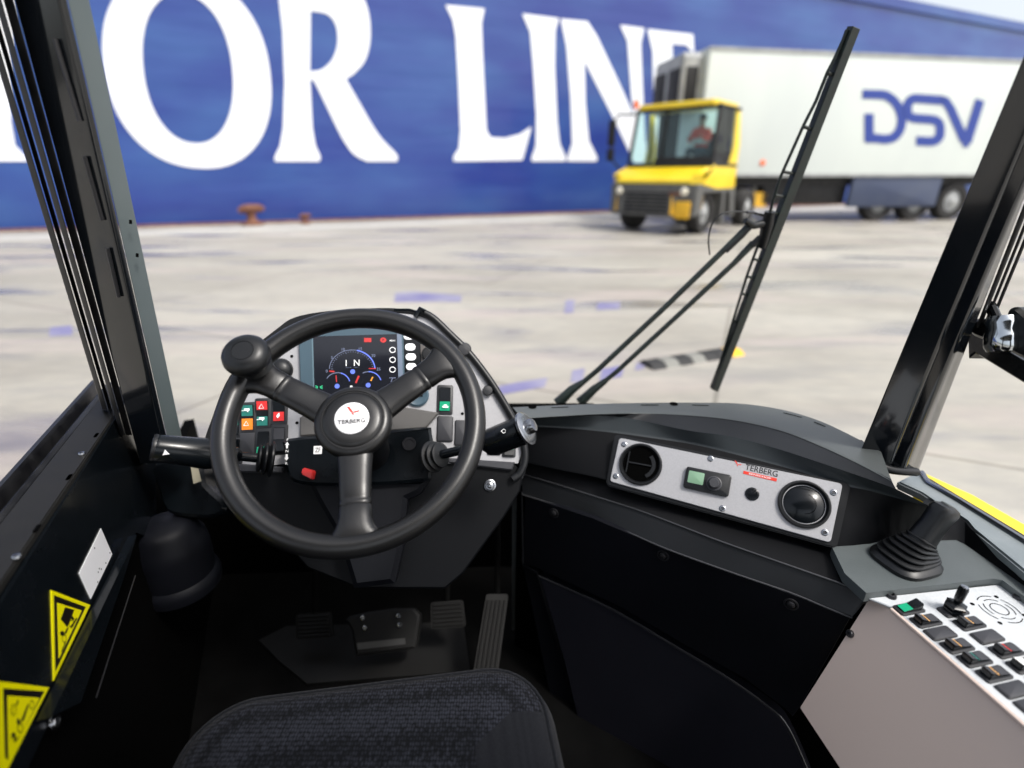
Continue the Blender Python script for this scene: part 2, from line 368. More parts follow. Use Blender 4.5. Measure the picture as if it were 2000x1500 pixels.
ship = thing('ship', 'huge blue ship lying along the quay with white capital letters on its side', 'ship', (q0.x, q0.y, 0))
HP = Plane(q0-qn*.9, qn)                   # plane of the hull side
ztop = HP.at(1875, 19).z
hb = HP.p.copy(); hb.z = -3.6
prof = [(-.0, -3.6), (0, ztop-.5), (.12, ztop-.45), (.12, ztop-.3), (0, ztop-.25), (0, ztop), (-.3, ztop), (-.3, ztop-1.1), (-14, ztop-1.1), (-14, -3.6)]
rings = []
for t in (-120, -80, -40, 0, 40, 80, 120, 150):
    k = 0 if t < 100 else (t-100)/50
    rings.append([Vector((HP.p.x, HP.p.y, 0))+hd*t+qn*(u-7*k*k*(1 if u > -7 else -1))+Vector((0, 0, z)) for u, z in prof])
g = MB(); g.loft(rings); g.build('hull', 'hull_blue', ship)
def glyph(polys, pl, h, name, material, parent, label=None):
    g = MB()
    for i, p in enumerate(polys):
        if isinstance(p, tuple):           # ring between two outlines
            A, B = p; n = len(A); hh = h+i*.002
            g.loft([[pl.at(*q, hh) for q in A], [pl.at(*q, hh) for q in B]], cap=False)
            g.loft([[pl.at(*q, hh) for q in A], [pl.at(*q, -.002) for q in A]], cap=False)
        else: g.pxprism(pl, p, h+i*.002, -.002)
    o = g.build(name, material, parent); return o
def L2(s): return [tuple(p) for p in s]
def oval(cx, cy, rx_, ry_, kx, ky, p, n=72):
    o_ = []
    for i in range(n):
        a = 2*math.pi*i/n; c, q = math.cos(a), math.sin(a); c = math.copysign(abs(c)**p, c); q = math.copysign(abs(q)**p, q); o_.append((cx+rx_*c+kx*q, cy+ry_*q+ky*c))
    return o_
O = (oval(365, 135, 163, 193, 18, 15, .9), oval(367, 134, 88, 146, 11, 8, .92))
glyph([O], HP, .02, 'letter', 'ship_white', ship)
Rg = [[(535, -60), (606, -60), (606, 60), (605, 150), (610, 250), (616, 285), (626, 306), (624, 315), (537, 315), (537, 306), (547, 285), (553, 250), (556, 160), (552, 60), (545, 0)],
      [tuple(p) for p in cr([(606, -52), (650, -50), (693, -28), (717, 15), (723, 70), (714, 115), (694, 141), (676, 154)], 4)]+[(606, 156)]+[tuple(p) for p in cr([(606, 140), (628, 136), (648, 118), (659, 88), (657, 52), (640, 28), (606, 21)], 4)],
      [(610, 152)]+[tuple(p) for p in cr([(674, 152), (704, 205), (738, 262), (776, 303)], 4)]+[(776, 315), (722, 315)]+[tuple(p) for p in cr([(716, 315), (690, 300), (668, 268), (645, 222), (620, 170)], 4)]]
glyph(Rg, HP, .02, 'letter', 'ship_white', ship)
glyph([[(870, 10), (946, 17), (940, 45), (942, 100), (946, 180), (950, 255), (958, 268), (985, 270), (1015, 262), (1038, 247), (1020, 313), (886, 315), (886, 305), (896, 290), (899, 255), (895, 160), (890, 70), (884, 38)]], HP, .02, 'letter', 'ship_white', ship)
glyph([[(1020, 27), (1091, 36), (1084, 60), (1083, 130), (1088, 235), (1093, 280), (1105, 308), (1104, 315), (1038, 315), (1038, 308), (1046, 285), (1047, 225), (1041, 130), (1035, 62)]], HP, .02, 'letter', 'ship_white', ship)
glyph([[(1095, 37), (1147, 42), (1165, 70), (1210, 165), (1262, 280), (1262, 318), (1238, 318), (1200, 235), (1141, 118), (1143, 200), (1150, 275), (1166, 307), (1165, 315), (1108, 315), (1108, 308), (1117, 280), (1114, 190), (1106, 90)],
       [(1211, 49), (1258, 55), (1251, 85), (1255, 180), (1262, 318), (1246, 290), (1233, 190), (1225, 80)]], HP, .02, 'letter', 'ship_white', ship)
glyph([[(1264, 57), (1353, 67), (1355, 105), (1340, 88), (1312, 86), (1315, 160), (1345, 165), (1345, 190), (1315, 188), (1318, 285), (1350, 288), (1372, 265), (1368, 315), (1270, 315), (1278, 285), (1274, 100)]], HP, .02, 'letter', 'ship_white', ship)
glyph([[(-45, 60), (30, 60), (22, 100), (22, 240), (30, 285), (54, 308), (54, 315), (-60, 315), (-60, 308), (-40, 285), (-35, 160)],
       [(-140, -75), (85, -75), (95, -10), (70, -48), (30, -55), (30, 62), (-45, 62), (-45, -55), (-95, -50), (-130, -10)]], HP, .02, 'letter', 'ship_white', ship)

def bollard(px, py, s, label):
    o = Zp(px, py, -H); t = thing('mooring_bollard', label, 'bollard', o, 'bollards on the quay edge'); F = Fr(o, RT, (0, 1, 0), ZA)
    MB().lathe(F, [(.34*s, 0), (.34*s, .05*s), (.2*s, .09*s), (.13*s, .2*s), (.13*s, .34*s), (.2*s, .42*s)], 20).build('post', 'rust', t)
    MB().tube([o+hd*(-.34*s)+ZA*.42*s, o+hd*(-.2*s)+ZA*.47*s, o+ZA*.48*s, o+hd*(.3*s)+ZA*.5*s, o+hd*(.42*s)+ZA*.47*s], [.07*s, .13*s, .15*s, .12*s, .05*s], 12).build('horn', 'rust', t)
    return t
bollard(494, 439, 1.0, 'larger rusty horned bollard at the foot of the ship below its letter O')
bollard(597, 437, .5, 'small rusty bollard stump right of the larger one on the quay edge')

# hull reflections painted as purple dashes; black and yellow ramp on the concrete
def flat(name, pts, m, label, cat, h=.012, group=None):
    g = MB(); P = [Zp(p[0], p[1], -H)+ZA*h for p in pts]; g.prism(P, Vector((0, 0, -h+.001))); return tag(g.build(name, m), label, cat, group)
dg_ = 'ship reflections painted in purple on the quay'
for pts, lb in (([(972, 772), (1064, 756), (1070, 738), (1008, 748), (975, 755)], 'long purple painted hull reflection on the concrete just left of the wiper arms'),
                ([(1114, 748), (1138, 744), (1142, 720), (1118, 724)], 'short purple painted hull reflection behind the left wiper arm'),
                ([(1170, 744), (1214, 736), (1220, 712), (1176, 722)], 'blocky purple painted hull reflection behind the right wiper arm'),
                ([(1240, 724), (1258, 720), (1262, 706), (1243, 710)], 'smallest purple painted hull reflection beside the black and yellow ramp'),
                ([(770, 590), (900, 590), (902, 578), (810, 570), (772, 572)], 'long faint purple painted hull reflection above the steering wheel'),
                ([(1102, 612), (1120, 611), (1122, 586), (1105, 587)], 'narrow upright purple painted hull reflection far out on the concrete'),
                ([(1165, 606), (1210, 604), (1212, 590), (1167, 592)], 'pale short purple painted hull reflection right of the narrow upright mark'),
                ([(96, 658), (142, 655), (140, 636), (98, 640)], 'pale purple painted hull reflection seen left of the left pillar')):
    flat('painted_reflection', pts, 'reflection_purple', lb, 'road marking', .004, dg_)  # hull reflections put into colour, not real road markings
rt = thing('cable_ramp', 'low black rubber cable ramp with yellow end behind the wiper blade', 'cable ramp', Zp(1365, 695, -H))
e0, e1 = Zp(1277, 724, -H), Zp(1456, 694, -H); ed = (e1-e0).normalized(); en = Vector((-ed.y, ed.x, 0)); LR = (e1-e0).length
mat('ramp_black', (.02, .02, .02), .7); mat('ramp_grey', (.2, .2, .18), .7); mat('ramp_yellow', (.75, .42, .02), .6)
for k in range(7):
    s0, s1 = LR*k/7+.004, LR*(k+1)/7-.004; g = MB(); F = Fr(e0+ed*s0, ed, en, ZA); L_ = s1-s0
    g.loft([[F(0, 0, 0), F(0, .06, .04), F(0, .16, .04), F(0, .22, 0)], [F(L_, 0, 0), F(L_, .06, .04), F(L_, .16, .04), F(L_, .22, 0)]])
    g.build('segment', 'ramp_yellow' if k == 6 else ('ramp_black' if k % 2 == 0 or k > 3 else 'ramp_grey'), rt)

# ---- yard tractor in the distance
wp = Zp(1372, 456, -H)                      # contact point of its near front wheel
hx = Vector((-.675, -.738, 0)).normalized(); ly = Vector((-hx.y, hx.x, 0))      # heading, and its left-hand side
if ly.y > 0: ly = -ly                        # ly points to the side we see (toward the camera)
TK = thing('yard_tractor', 'yellow yard tractor with grey grille pulling the white trailer', 'tractor', wp)
W2 = 1.3                                    # half width
TF = Fr(wp-ly*1.12+hx*1.0, hx, ly, ZA)       # origin: ground under the front centre; x forward, y toward us
S = 1.12                                    # size factor of the vertical
def tp(x, y, z): return TF(x, y, z*S)
g = MB()                                    # cab shell: yellow; profile lofted across
def side(y, ins=0): return [tp(0-ins, y, 1.12), tp(.0-ins, y, 1.20), tp(-.15, y, 1.33), tp(-.75, y, 1.50), tp(-.80, y, 1.55)]
g.loft([side(-W2, .25), side(-W2+.25, .02), side(W2-.25, .02), side(W2, .25)], closed=False)
g.loft([[tp(-.25, W2, 1.12), tp(-.25, W2, 1.2), tp(-.75, W2, 1.5)], [tp(-1.1, W2, 1.02), tp(-1.1, W2, 1.3), tp(-1.1, W2, 1.5)], [tp(-2.3, W2, 1.02), tp(-2.3, W2, 1.3), tp(-2.3, W2, 1.5)]], closed=False)
g.prism([tp(-2.3, -W2, 1.02), tp(-2.3, W2, 1.02), tp(-2.3, W2, 1.55), tp(-2.3, -W2, 1.55)], hx*.04)
g.loft([side(-W2, .25)[1:4], [tp(-2.3, -W2, 1.2), tp(-2.3, -W2, 1.33), tp(-2.3, -W2, 1.5)]], closed=False)
g.build('body', 'truck_yellow', TK)
for y in (W2-.02, -W2+.08):                # rear corner posts, yellow
    g = MB(); g.loft([[tp(-1.72, y, 1.5), tp(-2.3, y, 1.5), tp(-2.3, y-.06, 1.5), tp(-1.72, y-.06, 1.5)], [tp(-1.95, y-.03, 2.0), tp(-2.3, y, 2.0), tp(-2.3, y-.06, 2), tp(-1.95, y-.09, 2)], [tp(-2.02, y-.1, 2.78), tp(-2.25, y-.1, 2.78), tp(-2.25, y-.16, 2.78), tp(-2.02, y-.16, 2.78)]]); g.build('rear_post', 'truck_yellow', TK)
g = MB(); F = Fr(tp(-1.6, 0, 2.78), hx, ly, ZA); g.rr(F, 0, 0, 1.55, 2.2, .14, 0, .13, .05); g.build('roof', 'truck_yellow', TK)
g = MB()
for (xa, ya, xb, yb, t_) in ((-.78, W2-.08, -.98, W2-.16, .05), (-.78, -W2+.08, -.98, -W2+.16, .05), (-.76, -.25, -.96, -.25, .035), (-1.55, W2-.05, -1.62, W2-.15, .03)):
    g.tube([tp(xa, ya, 1.48), tp(xb, yb, 2.8)], t_, 8)
g.tube([tp(-.78, -W2+.08, 1.53), tp(-.78, W2-.08, 1.53)], .05, 8); g.tube([tp(-.98, -W2+.1, 2.76), tp(-.98, W2-.1, 2.76)], .05, 8)
g.tube([tp(-.8, W2-.07, 1.53), tp(-2.2, W2-.02, 1.53)], .05, 8); g.tube([tp(-1, W2-.14, 2.76), tp(-2.2, W2-.1, 2.76)], .04, 8)
g.build('window_frame', 'truck_dark', TK)
MB().prism([tp(-.8, -W2+.1, 1.55), tp(-.8, W2-.1, 1.55), tp(-.97, W2-.17, 2.76), tp(-.97, -W2+.17, 2.76)], -hx*.012).build('windscreen', 'truck_glass', TK)
MB().prism([tp(-.85, W2-.07, 1.8), tp(-1.9, W2-.03, 1.8), tp(-2.0, W2-.13, 2.74), tp(-1.0, W2-.15, 2.74)], -ly*.012).build('side_window', 'truck_glass', TK)
g = MB(); g.prism([tp(-.85, W2-.065, 1.52), tp(-1.75, W2-.05, 1.52), tp(-1.88, W2-.04, 1.8), tp(-.87, W2-.07, 1.8)], -ly*.04); g.build('door', 'truck_dark', TK)
for q_ in (0, 1):
  g = MB()
  if q_ == 0: g.prism([tp(-2.22, -W2+.15, 1.5), tp(-2.22, -.5, 1.5), tp(-2.22, -.5, 2.78), tp(-2.22, -W2+.15, 2.78)], hx*.03)
  else: g.prism([tp(-2.22, .85, 1.5), tp(-2.22, W2-.15, 1.5), tp(-2.22, W2-.2, 2.78), tp(-2.22, .85, 2.78)], hx*.03)
  g.build('rear_wall', 'truck_dark', TK)
g = MB(); F = Fr(tp(-1.15, .2, 1.35), hx, ly, ZA); g.rr(F, .15, .2, .5, 1.7, .1, 0, .42, .08); g.build('dashboard', 'truck_dark', TK)
g = MB(); F = Fr(tp(-1.9, .45, 1.3), hx, ly, ZA); g.rr(F, .1, .2, .5, .55, .08, 0, .72, .05); g.rr(F, -.16, .2, .14, .42, .07, .7, 1.1, .05); g.build('seat', 'truck_dark', TK)
g = MB(); g.loft([[tp(.0, -W2+.06, .42), tp(.06, -W2+.3, .40), tp(.06, W2-.3, .40), tp(.0, W2-.06, .42), tp(-.35, W2-.02, .5), tp(-.35, -W2+.02, .5)],
                  [tp(.0, -W2+.06, 1.13), tp(.08, -W2+.3, 1.13), tp(.08, W2-.3, 1.13), tp(.0, W2-.06, 1.13), tp(-.35, W2, 1.13), tp(-.35, -W2, 1.13)]]); g.build('front_panel', 'truck_grey', TK, bev=.02)
g = MB()
for k in range(6): F = Fr(tp(.075, 0, .50+.085*k), ly, ZA, hx); g.rr(F, -.1, 0, 1.3, .045, .02, 0, .03, .008)
gr = g.build('grille', 'truck_dark', TK)
g = MB(); F = Fr(tp(.075, 0, .72), ly, ZA, hx); g.rr(F, .95, -.16, .42, .42, .05, 0, .03, .01); g.build('bumper_panel', 'ramp_yellow', TK)
g = MB(); g.rr(F, .72, .22, .34, .09, .03, 0, .02, .005); g.build('indicator', 'rust', TK)
for y in (-.92, .95): MB().lathe(Fr(tp(.06, y, .97), ly, ZA, hx), [(.1, 0), (.1, .03), (.07, .06), (.01, .07)], 16).build('headlight', 'lamp_white', TK)
for y in (-1, 1):
    g = MB(); c = tp(-.12, y*1.0, .68); g.prism([tp(.075, y*.62, .46), tp(.02, y*1.12, .46), tp(-.55, y*1.2, .60), tp(-.55, y*1.2, .88), tp(.02, y*1.12, .90), tp(.075, y*.62, .90)] if y > 0 else [tp(.08, -.98, .5), tp(.0, -1.17, .5), tp(0, -1.17, .85), tp(.08, -.98, .85)], -hx*.02 if y < 0 else -hx*.03-ly*.02)
    g.build('bumper_corner', 'ramp_yellow', TK)
g = MB(); g.prism([tp(-.35, W2-.01, .95), tp(-2.4, W2-.01, .95), tp(-2.4, W2-.01, 1.08), tp(-.35, W2-.01, 1.08)], -ly*.1); g.prism([tp(-1.7, W2-.01, .2), tp(-1.85, W2-.01, .2), tp(-1.75, W2-.01, .96), tp(-1.55, W2-.01, .96)], -ly*.4)
g.prism([tp(-2.35, W2-.01, .35), tp(-2.6, W2-.01, .35), tp(-2.4, W2-.01, .96), tp(-2.05, W2-.01, .96)], -ly*.5); g.build('mudguard', 'truck_grey', TK)
g = MB(); F = Fr(tp(-3.2, 0, .85), hx, ly, ZA); g.box(F, -2.6, 2.6, -.45, .45, -.14, .14); g.build('chassis', 'truck_dark', TK)
def wheel(parent, c, ax, r=.54, w_=.36):
    hh_ = ZA.cross(ax).normalized(); F = Fr(c-ax*w_/2, hh_, ZA, ax); o = MB().lathe(F, [(r*.6, 0), (r*.94, 0), (r, .05), (r, w_-.05), (r*.94, w_), (r*.6, w_), (r*.58, w_-.08), (r*.2, w_-.12), (r*.18, w_-.02), (.01, w_-.02)], 30).build('wheel', 'tyre', parent)
    MB().lathe(Fr(c+ax*(w_/2-.09), hh_, ZA, ax), [(r*.56, 0), (r*.56, .02), (r*.3, .04), (r*.2, .1), (.01, .11)], 20).build('rim', 'cooler_grey', o)
wheel(TK, wp+ZA*.54-ly*.17, ly); wheel(TK, wp+ZA*.54-ly*2.15, -ly)
wheel(TK, wp+ZA*.54-ly*.17-hx*3.2, ly)
wheel(TK, wp+ZA*.54-ly*2.15-hx*3.2, -ly)
g = MB(); o_ = tp(-.9, -W2-.25, 2.72); g.lathe(Fr(tp(-1.0, -W2+.05, 2.93), hx, ly, ZA), [(.07, -.1), (.075, .0), (.06, .1), (.01, .13)], 14); g.build('beacon', 'lamp_orange', TK)
g = MB(); g.tube([tp(-.9, -W2+.1, 2.7), tp(-.75, -W2-.35, 2.72), tp(-.7, -W2-.45, 2.5), tp(-.7, -W2-.45, 1.7), tp(-.75, -W2-.1, 1.4)], .03, 8); g.build('mirror_bracket', 'truck_dark', TK)
for z0, z1 in ((2.0, 2.6), (1.65, 1.95)): MB().rr(Fr(tp(-.66, -W2-.45, (z0+z1)/2), ly, ZA, hx), 0, 0, .22, (z1-z0)*S, .05, 0, .06, .02).build('mirror', 'truck_dark', TK)

# driver of that tractor: one continuous skinned body seated at the wheel
def person(base, fwd, left):
    def q(x, y, z): return base+fwd*x+left*y+ZA*z
    pts = {'pel': (q(0, 0, 0), .16), 'bel': (q(.02, 0, .2), .15), 'che': (q(.03, 0, .42), .18), 'nek': (q(.03, 0, .58), .075), 'he1': (q(.05, 0, .68), .085), 'he2': (q(.05, 0, .79), .10), 'he3': (q(.04, 0, .87), .06)}
    ed_ = [('pel', 'bel'), ('bel', 'che'), ('che', 'nek'), ('nek', 'he1'), ('he1', 'he2'), ('he2', 'he3')]
    for s, n in ((1, 'l'), (-1, 'r')):
        pts['sh'+n] = (q(.02, s*.2, .5), .085); pts['el'+n] = (q(.14, s*.27, .24), .06); pts['wr'+n] = (q(.4, s*.17, .32), .04); pts['hn'+n] = (q(.47, s*.15, .34), .045)
        pts['hp'+n] = (q(.05, s*.1, -.02), .11); pts['kn'+n] = (q(.45, s*.13, .03), .08); pts['an'+n] = (q(.5, s*.13, -.38), .05); pts['to'+n] = (q(.66, s*.13, -.42), .04)
        ed_ += [('che', 'sh'+n), ('sh'+n, 'el'+n), ('el'+n, 'wr'+n), ('wr'+n, 'hn'+n), ('pel', 'hp'+n), ('hp'+n, 'kn'+n), ('kn'+n, 'an'+n), ('an'+n, 'to'+n)]
    ks = list(pts); me = bpy.data.meshes.new('person'); me.from_pydata([pts[k][0] for k in ks], [(ks.index(a), ks.index(b)) for a, b in ed_], [])
    o = bpy.data.objects.new('tmp', me); COL.objects.link(o); o.modifiers.new('s', 'SKIN'); o.modifiers.new('u', 'SUBSURF').levels = 2
    for i, k in enumerate(ks): me.skin_vertices[0].data[i].radius = (pts[k][1], pts[k][1])
    me.skin_vertices[0].data[0].use_root = True
    m2 = bpy.data.meshes.new_from_object(o.evaluated_get(bpy.context.evaluated_depsgraph_get())); bpy.data.objects.remove(o); m2.name = 'person'
    for nme in ('hivis', 'trousers', 'skin'): m2.materials.append(MATS[nme])
    for p in m2.polygons:
        c = p.center-base; hx_ = c.dot(fwd); p.use_smooth = True
        p.material_index = 2 if c.z > .6 or (hx_ > .42 and c.z > .2) else (1 if c.z < .1 else 0)
    o = bpy.data.objects.new('person', m2); COL.objects.link(o); WORLD[o.name] = Vector()
    F = Fr(q(.03, 0, .80), fwd, left, ZA); MB().lathe(F, [(.105, -.02), (.112, .03), (.09, .08), (.04, .11), (.005, .115)], 18).build('hair', 'hair', o)
    F = Fr(q(.145, 0, .755), left, ZA, fwd); MB().lathe(F, [(.02, -.02), (.018, .0), (.008, .02), (.001, .024)], 8).build('nose', 'skin', o)
    g = MB(); g.loft([[q(.03+.17*math.cos(a)*k, .225*math.sin(a)*k, z) for a in [i*math.pi/8 for i in range(16)]] for z, k in ((.18, .95), (.23, 1), (.24, 1), (.29, .97))], cap=False); g.build('reflective_stripe', 'cap_white', o)
    return o
pb = tp(-1.6, .48, 1.86)
tag(person(pb, hx, ly), 'driver in a red and white jacket sitting behind the side window of the yellow tractor', 'person')

# ---- trailer
td = Vector((.985, .172, 0)).normalized(); tn = Vector((td.y, -td.x, 0))
cz = V(1388, 90, 14.6); SP = Plane(cz, tn)                    # side plane of the box
zt = cz.z; zb = SP.at(1500, 345).z
TR = thing('trailer', 'long white refrigerated trailer with three blue letters on its side', 'trailer', (cz.x, cz.y, 0))
def sp_(px, py, h=0): return SP.at(px, py, h)
c0 = Vector((cz.x, cz.y, 0))
BF = Fr(c0, td, -tn, ZA); LT = 13.6; WT = 2.55
g = MB(); g.rr(Fr(c0+td*LT/2-tn*WT/2, td, tn, ZA), 0, 0, LT, WT, .06, zb, zt, .03, 3); g.build('box_body', 'trailer_white', TR)
g = MB()
for z_ in (zb-.0, zt-.09): g.box(Fr(c0, td, ZA, tn), .0, LT, z_, z_+.09, 0, .02)
g.build('edge_rail', 'cooler_grey', TR)
g = MB(); g.box(BF, .3, LT-.1, .25, 2.3, zb-.28, zb-.002); g.build('chassis', 'truck_dark', TR)
g = MB(); xa = (sp_(1500, 380)-c0).dot(td); xb = (sp_(1665, 380)-c0).dot(td); g.rr(Fr(c0-tn*.3, td, ZA, tn), (xa+xb)/2, (zb-.02+sp_(1600, 400).z)/2, xb-xa, zb-.02-sp_(1600, 400).z, .06, -.6, 0, .03); g.build('fuel_tank', 'truck_dark', TR)
g = MB(); xa = (sp_(1662, 380)-c0).dot(td); xb = (sp_(1834, 380)-c0).dot(td); z0 = sp_(1750, 404).z
g.rr(Fr(c0-tn*.05, td, ZA, tn), (xa+xb)/2, (zb+z0)/2, xb-xa, zb-z0-.01, .04, -.1, .02, .01); g.build('side_skirt', 'skirt_blue', TR)
for px in (1727, 1798, 1868): 
    cxx = (sp_(px, 400)-c0).dot(td); wc = c0+td*cxx-tn*.35; wc.z = .62
    wheel(TR, wc, tn, .62, .40)
for px in (1478,):
    xx = (sp_(px, 400)-c0).dot(td); g = MB(); g.box(BF, xx, xx+.14, .35, .5, .12, zb-.2, .01); g.box(BF, xx-.12, xx+.26, .25, .6, .0, .12, .01); g.box(BF, xx, xx+.14, 1.9, 2.05, .12, zb-.2, .01); g.build('landing_leg', 'truck_grey', TR)
xx = (sp_(1452, 360)-c0).dot(td); MB().box(BF, xx, xx+.9, .9, 1.8, zb-.75, zb-.3, .03).build('tool_box', 'deep_blue', TR)
xx = (sp_(1487, 360)-c0).dot(td); MB().box(BF, xx-.3, xx+.5, .3, .42, .5, .95, .02).build('marker_board', 'ramp_yellow', TR)
MB().lathe(fr(SP, 1489, 318), [(.09, 0), (.09, .02), (.05, .035), (.005, .04)], 16).build('marker_lamp', 'lamp_orange', TR)
# reefer unit on the nose of the box
NF = Fr(c0-td*.02-tn*WT/2, tn, ZA, -td); zc = zt-1.35
RU = MB().rr(NF, 0, zc+.5, 2.0, 1.55, .18, 0, .62, .12).build('cooling_unit', 'cooler_grey', TR)
g = MB(); g.rr(NF, -.5, zc+.42, .8, .95, .05, .6, .64, .01); g.rr(NF, .5, zc+.42, .75, .95, .05, .6, .64, .01); g.rr(Fr(c0-td*.33-tn*.28, td, ZA, tn), 0, zc+.42, .38, .95, .05, -.01, .02, .01); g.build('vent_grille', 'truck_dark', RU)
# letters on the side: strokes with thickness
def strokes(polys, name, material, parent, h=.012):
    for i, p in enumerate(polys): glyph(p, SP, h, name, material, parent)
def band(pts, w_):                          # px polyline -> px outline of a stroke
    P = [Vector(p) for p in pts]; A, B = [], []
    for i, p in enumerate(P):
        t = (P[min(i+1, len(P)-1)]-P[max(i-1, 0)]).normalized(); nn = Vector((-t.y, t.x))*(w_/2); A.append(tuple(p+nn)); B.append(tuple(p-nn))
    return A+B[::-1]
Dl = [band(cr([(1684, 184), (1722, 185), (1735, 189), (1750, 202), (1760, 225), (1759, 248), (1748, 266), (1730, 272), (1712, 270)], 4), 18), band([(1712, 270), (1690, 270)], 18), band([(1697, 222), (1697, 276)], 18)]
Sl = [band(cr([(1842, 196), (1800, 193), (1783, 193), (1773, 203), (1773, 222), (1782, 230), (1800, 232), (1822, 234), (1834, 241), (1836, 258), (1832, 270), (1820, 276), (1789, 275)], 4), 18)]
Vl = [band([(1838, 196), (1846, 197), (1856, 212), (1884, 276)], 18), band([(1880, 278), (1892, 279)], 18), band([(1888, 278), (1914, 195)], 18)]
for L_ in (Dl, Sl, Vl): glyph(L_, SP, .012, 'letter', 'logo_blue', TR)

# ================================================================ THE CAB WE SIT IN
cab = thing('tractor_cab', 'black steel and plastic cab that frames the view, with two slanting pillars', 'cab', CAM+Vector((0, .6, -1.34)))
ZF = -1.32
SHADE_ROOF = True
# floor, firewall
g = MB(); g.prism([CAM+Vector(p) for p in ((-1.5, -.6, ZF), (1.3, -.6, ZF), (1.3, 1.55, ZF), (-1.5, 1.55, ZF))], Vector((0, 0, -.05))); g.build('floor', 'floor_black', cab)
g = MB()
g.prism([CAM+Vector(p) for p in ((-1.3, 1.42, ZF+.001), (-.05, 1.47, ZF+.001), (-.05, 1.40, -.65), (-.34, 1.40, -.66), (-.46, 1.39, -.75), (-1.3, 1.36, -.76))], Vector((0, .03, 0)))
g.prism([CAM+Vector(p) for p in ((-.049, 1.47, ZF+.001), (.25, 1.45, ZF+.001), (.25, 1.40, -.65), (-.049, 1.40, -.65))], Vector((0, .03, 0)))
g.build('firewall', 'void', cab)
# unseen cab back and half roof, added to darken seat and pillar reflections
if SHADE_ROOF:
    g = MB(); F = Fr(CAM+Vector((.1, -.45, .46)), RT, (0, 1, 0), ZA); g.rr(F, 0, 0, 2.2, 1.1, .12, 0, .05, .02); g.build('roof', 'gloss_black', cab)  # added half roof, unseen, only there to darken reflections
    g = MB(); F = Fr(CAM+Vector((.1, -.95, -.4)), RT, ZA, (0, 1, 0)); g.box(F, -1.05, 1.05, -.9, -.05, -.03, 0); g.box(F, -1.05, -.75, -.049, .86, -.03, 0); g.box(F, .75, 1.05, -.049, .86, -.03, 0); g.build('rear_wall', 'grain_dark', cab)
# left side wall
ld = Vector((-.389, .921, 0)).normalized(); ln = Vector((ld.y, -ld.x, 0))       # ln points into the cab
LP0 = Zp(257, 767, -.49); LW = Plane(LP0, ln)
zs = LP0.z
def lw(t, perp, z): return Vector((LP0.x, LP0.y, 0))+ld*t-ln*perp+ZA*z
bz = LW.at(160, 1270).z                    # lower edge of the door panel
door = MB().pxprism(LW, [(257, 767), (300, 790), (306, 1025), (296, 1052), (266, 1040), (208, 1165), (55, 1500), (20, 1580), (-260, 1600), (-200, 1500), (0, 1182)], 0, -.02).build('door_panel', 'gloss_black', cab)
g = MB(); t0, t1 = -1.3, .06
g.prism([lw(t0, 0.004, zs), lw(t1, 0.004, zs), lw(t1, .062, zs), lw(t0, .062, zs)], Vector((0, 0, -.012)))
sill = g.build('sill_plate', 'paint_sill' if 'paint_sill' in MATS else mat('paint_sill', (.012, .0115, .0105), .5, spec=.2, var=(20, (.015, .0145, .0135), .05)).name, cab, bev=.002)
g = MB()
SPL = Plane(Vector((LP0.x, LP0.y, zs)), ZA)
for (px, py) in ((188, 850), (135, 932), (72, 1032)):
    F = Fr(SPL.at(px, py, .0006), ld, -ln, ZA); g.rr(F, 0, 0, .02, .006, .003, -.001, 0); g.build('slot', 'void', sill)
for (px, py) in ((160, 888), (33, 1090)): g = MB(); screw(g, Fr(SPL.at(px, py, .0005), ld, -ln, ZA), .006, .004); g.build('screw', 'steel', sill)
g = MB(); g.loft([[lw(t0, .066, zs-.02), lw(t0, .066, zs-.005), lw(t0, .072, zs), lw(t0, .078, zs-.004), lw(t0, .08, zs-.3), lw(t0, .07, zs-.3)], [lw(t1+.05, .066, zs-.02), lw(t1+.05, .066, zs-.005), lw(t1+.05, .072, zs), lw(t1+.05, .078, zs-.004), lw(t1+.05, .08, zs-.3), lw(t1+.05, .07, zs-.3)]])
g.loft([[lw(t0, .10, zs-.008), lw(t0, .104, zs+.002), lw(t0, .112, zs+.002), lw(t0, .114, zs-.3), lw(t0, .10, zs-.3)], [lw(t1+.07, .10, zs-.008), lw(t1+.07, .104, zs+.002), lw(t1+.07, .112, zs+.002), lw(t1+.07, .114, zs-.3), lw(t1+.07, .10, zs-.3)]])
g.prism([lw(t0, .08, zs-.03), lw(t1, .08, zs-.03), lw(t1, .10, zs-.03), lw(t0, .10, zs-.03)], Vector((0, 0, -.01)))
g.build('window_rail', 'seal', cab)
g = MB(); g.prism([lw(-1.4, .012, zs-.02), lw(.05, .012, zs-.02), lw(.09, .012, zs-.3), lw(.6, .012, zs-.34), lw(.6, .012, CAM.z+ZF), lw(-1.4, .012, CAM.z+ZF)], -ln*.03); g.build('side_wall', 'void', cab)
# recessed lower tray with its glossy face, bounded by a thin bright rim
LW2 = LW.off(-.003)
g = MB(); g.pxprism(LW.off(.02), [(268, 1044), (240, 1135), (158, 1372), (100, 1400), (205, 1175)], 0, -.016); g.build('door_pocket', 'gloss_black', cab)
MB().tube([LW.at(p[0], p[1], .021) for p in ((240, 1130), (200, 1245), (156, 1372))], .0012, 6).build('pocket_lip', 'bolt', cab)
g = MB(); F = fr(LW, 100, 1412, h=.001); screw(g, F, .011, .007); g.build('door_bolt', 'steel', door)
